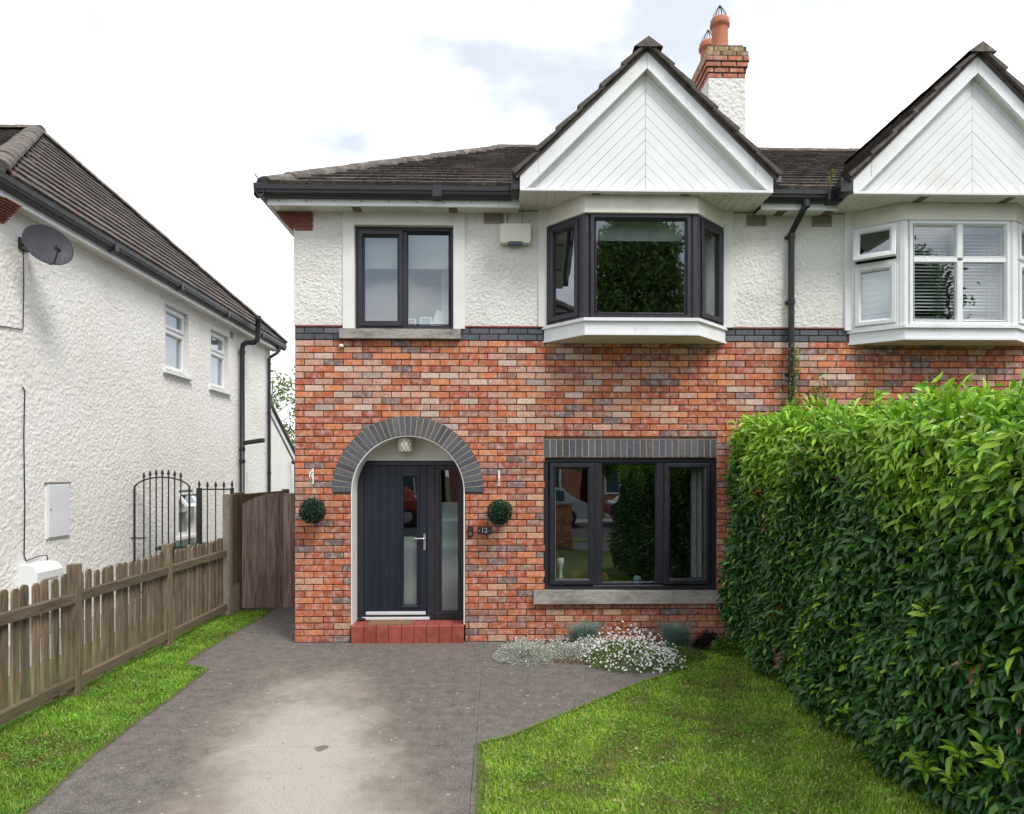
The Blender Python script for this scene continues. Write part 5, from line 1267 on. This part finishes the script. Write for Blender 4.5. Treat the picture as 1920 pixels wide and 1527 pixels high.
t,_ = soft_plant('dry_litter', 'brown dead leaves at the foot of the flower bed', .95,7.14,.42,.12,.03, 900, [(.24,.14,.07),(.32,.20,.11),(.16,.09,.05),(.35,.27,.17)], SP, M['leaf_m'], (.02,.04), .35, upright=.05)
t,_ = soft_plant('dark_shrub', 'small dark purple leaved shrub at the foot of the hedge', 2.42,7.68,.16,.14,.22, 900, [(.022,.016,.02),(.035,.022,.025),(.018,.03,.015),(.05,.03,.03)], SP, M['leaf_m'], (.03,.055), .35)
t,_ = soft_plant('foot_weed', 'bright green weeds between dark shrub and hedge foot', 2.55,7.45,.18,.2,.20, 900, [(.08,.17,.03),(.12,.22,.04),(.06,.12,.02),(.16,.26,.06)], SP, M['leaf_m'], (.03,.06), .3)
def tuft(cx, cy, label, h=.27, n=1500):
    t = thing('blue_grass_tuft', label, 'plant', (cx,cy,0), 'blue fescue tufts in the bed')
    a = rng.uniform(0,2*np.pi,n); l_ = rng.uniform(.1,1.15,n); hh = h*rng.uniform(.35,1.05,n); w_ = .0022
    x = cx+.055*rng.normal(size=n); y = cy+.045*rng.normal(size=n); dx, dy = np.cos(a), np.sin(a)
    def P(f,g,s): return np.stack([x+dx*l_*hh*f-dy*w_*s, y+dy*l_*hh*f+dx*w_*s, hh*g],1)
    V = np.stack([P(0,0,1),P(0,0,-1),P(.35,.6,.8),P(.35,.6,-.8),P(1,.92,0)],1).reshape(-1,3)
    T = (np.array([(0,1,3),(0,3,2),(2,3,4)])[None]+(np.arange(n)*5)[:,None,None]).reshape(-1,3)
    c = np.array([(.20,.33,.30),(.28,.40,.36),(.16,.27,.23),(.34,.42,.34)])[rng.integers(0,4,n)]
    o = link('blades', tri_mesh('blades', V-np.array(wloc(t)), T, np.repeat(c,5,axis=0)), M['grass'], t); o['kind'] = 'stuff'
tuft(1.0,7.72,'blue grey grass tuft against brick behind the silver plants', .33)
tuft(2.0,7.58,'blue grey grass tuft right of the white flowers', .36)

def sprig(name, label, pts, n, cols, leaf=(.03,.055), r=.09, cat='plant', group=None):
    t = thing(name, label, cat, pts[0], group); P = np.array(pts); b = MB().tube(pts, .005, 5); b.build('stem', M['stem'], t)
    f_ = rng.random(n)*(len(P)-1); i = np.minimum(f_.astype(int), len(P)-2); q = P[i]+(P[i+1]-P[i])*(f_-i)[:,None] + r*rnd(n)*np.array((.6,.35,.6))
    L_ = rng.uniform(*leaf,n); o = leaf_object('foliage', q, rnd(n)+np.array((0,-.4,.5)), rnd(n)+np.array((0,-.6,.6)), L_, L_*.42, np.array(cols)[rng.integers(0,len(cols),n)], M['leaf_m'], t); o['kind'] = 'stuff'
G1 = [(.14,.23,.04),(.20,.29,.06),(.10,.17,.04),(.26,.28,.09)]
sprig('climbing_weed', 'leafy weed climbing the black downpipe', [(3.47,7.88,2.3),(3.46,7.86,2.8),(3.48,7.87,3.15),(3.47,7.87,3.42)], 260, G1, r=.05)
sprig('buddleia_sprig', 'bushy green sprig at the foot of the visible downpipe', [(3.42,7.8,2.3),(3.36,7.75,2.58),(3.40,7.72,2.80)], 260, G1, r=.11)
sprig('buddleia_sprig', 'taller olive green sprig just right of the downpipe', [(3.60,7.8,2.4),(3.66,7.78,2.75),(3.72,7.75,3.02)], 280, G1, r=.11)
sprig('wall_sprig', 'thin sprig rising above the hedge left of the white bay', [(4.30,7.8,2.5),(4.28,7.8,2.8),(4.30,7.8,3.0)], 70, G1, r=.06)
sprig('wall_sprig', 'pair of thin sprigs above the hedge under the white bay', [(4.85,7.8,2.5),(4.9,7.8,2.85),(5.04,7.8,3.12)], 110, G1, r=.07)
sprig('gutter_weed', 'small green weed growing out of the gutter corner', [(3.78,7.70,5.19),(3.80,7.69,5.28),(3.83,7.68,5.42)], 40, [(.16,.24,.06),(.22,.28,.09)], (.025,.045), .025)
sprig('chimney_weed', 'tiny weed sprouting from the chimney side', [(3.07,10.9,8.02),(3.02,10.92,8.1),(2.98,10.95,8.22)], 16, [(.06,.10,.04),(.08,.10,.04)], (.025,.04), .03)

# petals, chips and dry leaves lying about
def litter(name, label, n, xr, yr, cols, size, z, poly=None, cat='litter', pw=1.0):
    x = rng.uniform(*xr,n); y = yr[0]+(yr[1]-yr[0])*rng.random(n)**pw
    if poly is not None: k = inside(x,y,poly); x, y = x[k], y[k]; n = len(x)
    P = np.stack([x,y,np.full(n,z)+rng.uniform(0,.004,n)],1); L_ = rng.uniform(*size,n)
    o = leaf_object(name, P, rnd(n)*np.array((1,1,.08)), np.array((0,0,1.0))+.18*rnd(n), L_, L_*rng.uniform(.4,.9,n), np.array(cols)[rng.integers(0,len(cols),n)], M['leaf_m'], None, True)
    tag(o, label, cat, kind='stuff')
DRVPOLY = [(-2.6,3),(-2.75,4.5),(-2.8,6.9),(-3.15,7.1),(-3.15,9.5),(-2.4,9.5),(-2.4,7.9),(.1,7.9),(.15,7.3),(1.6,6.95),(1.3,6.5),(.2,5.3),(-.15,5.0),(-.15,3)]
litter('fallen_petals', 'scattered pale petals and chips on the driveway', 620, (-3.2,1.7),(3.4,9.4), [(.45,.42,.39),(.38,.32,.30),(.52,.5,.47),(.30,.24,.2)], (.008,.022), .003, DRVPOLY, pw=.75)
litter('fallen_petals', 'scattered white petals around the front step and flower bed', 420, (-2.3,1.8),(6.7,7.92), [(.55,.53,.5),(.42,.36,.33),(.35,.28,.25)], (.008,.02), .003, DRVPOLY, pw=.7)
litter('lawn_clippings', 'dry clippings and clover lying on the front lawn', 700, (-.05,2.5),(3.2,7.5), [(.40,.36,.19),(.34,.38,.16),(.22,.36,.10),(.48,.40,.24)], (.012,.035), .016, lawn)
litter('strip_clippings', 'dry clippings and clover lying on the grass strip', 380, (-3.7,-2.7),(3.2,9.4), [(.40,.36,.19),(.26,.40,.12),(.24,.36,.10),(.6,.6,.55)], (.010,.026), .022, strip)

# ------------------------------------------------------------------ trees
def tree(name, label, x, y, h, crown_r, z0, nleaf, cols, leaf=(.10,.16), trunk=.16, conical=.5, sparse=False, group=None):
    t = thing(name, label, 'tree', (x,y,0), group); b = MB(); br = []
    top = Vector((x+random.uniform(-.2,.2), y, h*.92)); b.tube([(x,y,-.05),(x+.04,y,h*.3),(x-.05,y+.05,h*.6),top], [trunk,trunk*.8,trunk*.5,trunk*.12], 9)
    nb_ = 26
    for i in range(nb_):
        f_ = i/nb_; z = z0*.9+(h*.9-z0*.9)*f_; a = i*2.4+random.uniform(-.4,.4); rr = crown_r*(1-conical*f_)*random.uniform(.65,1.0)
        p0 = Vector((x,y,z)); p2 = Vector((x+rr*math.cos(a), y+rr*math.sin(a), min(z+rr*random.uniform(.15,.6),h))); p1 = (p0+p2)/2+Vector((0,0,.12*rr))
        b.tube([p0,p1,p2], [trunk*.35*(1-f_*.6),trunk*.2*(1-f_*.6),.01], 5); br.append((p0,p1,p2))
        for q in range(3):
            s0 = p1+(p2-p1)*random.random(); s1 = s0+Vector((random.gauss(0,1),random.gauss(0,1),random.gauss(.3,.6)))*rr*.28; b.tube([s0,s1],[.012,.005],4); br.append((s0,(s0+s1)/2,s1))
    b.build('trunk', M['bark'], t)
    cl_ = []
    for p0,p1,p2 in br:
        for k in range(3): cl_.append(np.array(p1+(p2-p1)*random.uniform(.1,1.05)))
    if not sparse:
        for k in range(420):
            f_ = random.random()**.9; z = z0+(h-z0)*f_; rr = crown_r*(1-conical*f_)*math.sqrt(max(0,1-max(0,f_-.72)**2/.0784))*min(1,.45+f_*4)*random.uniform(.55,1.05); an = random.uniform(0,6.283)
            cl_.append(np.array((x+rr*math.cos(an),y+rr*math.sin(an),z)))
    cl_ = np.array(cl_); ci = rng.integers(0,len(cl_),nleaf); shade = .65+.7*rng.random(len(cl_))
    pos = cl_[ci] + rnd(nleaf)*np.array((.30,.30,.24))*(.62 if not sparse else crown_r*.2); L_ = rng.uniform(*leaf,nleaf)
    c = np.array(cols)[rng.integers(0,len(cols),nleaf)]*shade[ci][:,None]
    o = leaf_object('crown', pos, rnd(nleaf)+np.array((0,0,-.3)), rnd(nleaf)+np.array((0,0,1.0)), L_, L_*.55, c, M['leaf_m'], t, True); o['kind'] = 'stuff'
tree('garden_tree', 'sparse pale green tree far behind the side gate', -9.6,29.5,6.6,2.6,2.2,1900,[(.20,.24,.06),(.26,.27,.09),(.15,.19,.05)],(.12,.2),.10,.3,True)
tree('street_tree', 'dense dark green tree across the street reflected in the dark bay window', 4.0,-4.3,9.6,2.15,1.9,42000,[(.11,.20,.05),(.15,.26,.06),(.19,.30,.08),(.08,.15,.04)],(.11,.2),.19,.60)
tree('street_tree', 'second leafy street tree reflected beside the first in the white bay window', 11.5,-4.6,8.6,2.5,1.8,22000,[(.06,.115,.03),(.08,.15,.04),(.10,.16,.04)],(.14,.24),.18,.4)

# ------------------------------------------------------------------ the street behind the viewer, seen only in the glass
def pillar(x, label):
    t = thing('gate_pillar', label, 'pillar', (x,-1.75,0), 'brick gate pillars')
    b = MB().box(x-.22,x+.22,-1.95,-1.5,-.05,1.15); b.build('shaft', M['mortar'], t)
    for k in range(15):
        z = k*.076
        for i in range(2):
            for s_,y_ in ((0,-1.502),):
                MB().box(x-.222+i*.225+(.0),x-.222+i*.225+.217,y_-.05,y_+.012,z+.004,z+.07,.004).build('brick', M['brick'], t, color=brick_colour(x,.8))
    MB().box(x-.27,x+.27,-2.0,-1.45,1.15,1.22,.01).build('cap', M['concrete'], t)
pillar(1.75,'brick gate pillar with concrete cap reflected in left pane of ground floor window')
pillar(-3.0,'brick gate pillar with concrete cap at the left of the drive entrance')
def car(x, y, col, label, face=1):
    t = thing('parked_car', label, 'car', (x,y,0), 'cars parked across the road'); pm = mat('car_paint', col, .25, .03, 2, coat=.8, spec=.5)
    low = [(-2.05,.32),(-2.1,.55),(-2.02,.82),(-1.0,.93),(.95,.96),(1.85,.95),(2.05,.80),(2.1,.45),(2.0,.28)]
    cab = [(-1.0,.92),(-.35,1.40),(.2,1.47),(1.1,1.45),(1.75,.94)]
    f_ = lambda p: [(x+face*a, y-.86, z) for a,z in p]
    MB().prism(f_(low),(0,1.72,0)).build('body', pm, t)
    b = MB(); n = len(cab); b.add([(x+face*a,y-.80+.14*(z>1),z) for a,z in cab]+[(x+face*a,y+.80-.14*(z>1),z) for a,z in cab], [tuple(range(n)),tuple(range(n,2*n))]+[(i,(i+1)%n,n+(i+1)%n,n+i) for i in range(n)]); b.build('cabin', pm, t)
    for a,b_,c_,d in ((-.75,.1,.98,1.36),(.2,1.1,.98,1.36)):
        MB().add([(x+face*(a-.1),y+.812,c_),(x+face*b_,y+.812,c_),(x+face*(b_-.02),y+.69,d),(x+face*(a+.32),y+.69,d)],[(0,1,2,3)]).build('side_window', M['smoke'], t)
    for a in (-1.3,1.28):
        for s_ in (-.84,.84):
            wl = MB().tube([(x+face*a,y+s_-.1,.31),(x+face*a,y+s_+.1,.31)], .31, 18).build('wheel', M['black'], t)
            MB().tube([(x+face*a,y+s_-.11,.31),(x+face*a,y+s_+.11,.31)], .19, 14).build('rim', M['steel'], wl)
    for s_ in (-.7,.7):
        MB().box(x+face*2.03-.05,x+face*2.03+.06,y+s_-.14,y+s_+.14,.62,.8,.02).build('tail_light', M['red_tile'], t, color=(.5,.02,.02))
        MB().box(x-face*2.05-.05,x-face*2.05+.06,y+s_-.16,y+s_+.16,.6,.74,.02).build('headlight', M['white'], t)
car(1.4,-9.9,(.55,.56,.58),'silver car across the road reflected in left pane of ground floor window')
car(6.3,-9.9,(.02,.03,.07),'dark blue car across the road reflected in middle pane of ground floor window',-1)
car(-4.6,-9.9,(.42,.02,.02),'red car across the road reflected in the front door glass')
def far_house(x, label):
    t = thing('opposite_house', label, 'house', (x,-19,0), 'houses across the road')
    MB().box(x-3.4,x+3.4,-26,-19,-.05,3.0).build('lower_wall', M['brick'], t, color=(.35,.12,.07)); MB().box(x-3.4,x+3.4,-26,-19.01,3.0,5.2).build('upper_wall', M['plaster'], t)
    MB().prism([(x-3.7,-18.6,5.15),(x-3.7,-26.4,5.15),(x-3.7,-22.5,7.9)],(7.4,0,0)).build('roof', M['tile_s'], t)
    for a,z0,z1 in ((-2.2,.9,2.3),(1.6,.9,2.3),(-2.2,3.6,4.8),(1.6,3.6,4.8)):
        w1 = MB().box(x+a-.75,x+a+.75,-19.0,-18.95,z0,z1).build('window', M['upvc'], t)
        for k in (-1,1): MB().box(x+a+k*.36-.3,x+a+k*.36+.3,-18.948,-18.94,z0+.1,z1-.1).build('pane', M['smoke'], w1)
    d = MB().box(x-.45,x+.45,-19.0,-18.94,0,2.1).build('door', M['navy'], t); MB().tube([(x+.35,-18.94,1.0),(x+.35,-18.88,1.0)],.03,8).build('handle', M['steel'], d)
far_house(-6.5,'brick and white house across the road, reflected left of the drive')
far_house(1.0,'brick and white house across the road, reflected behind the silver car')
far_house(8.5,'brick and white house across the road, hidden behind the street tree')
bpy.context.view_layer.update()
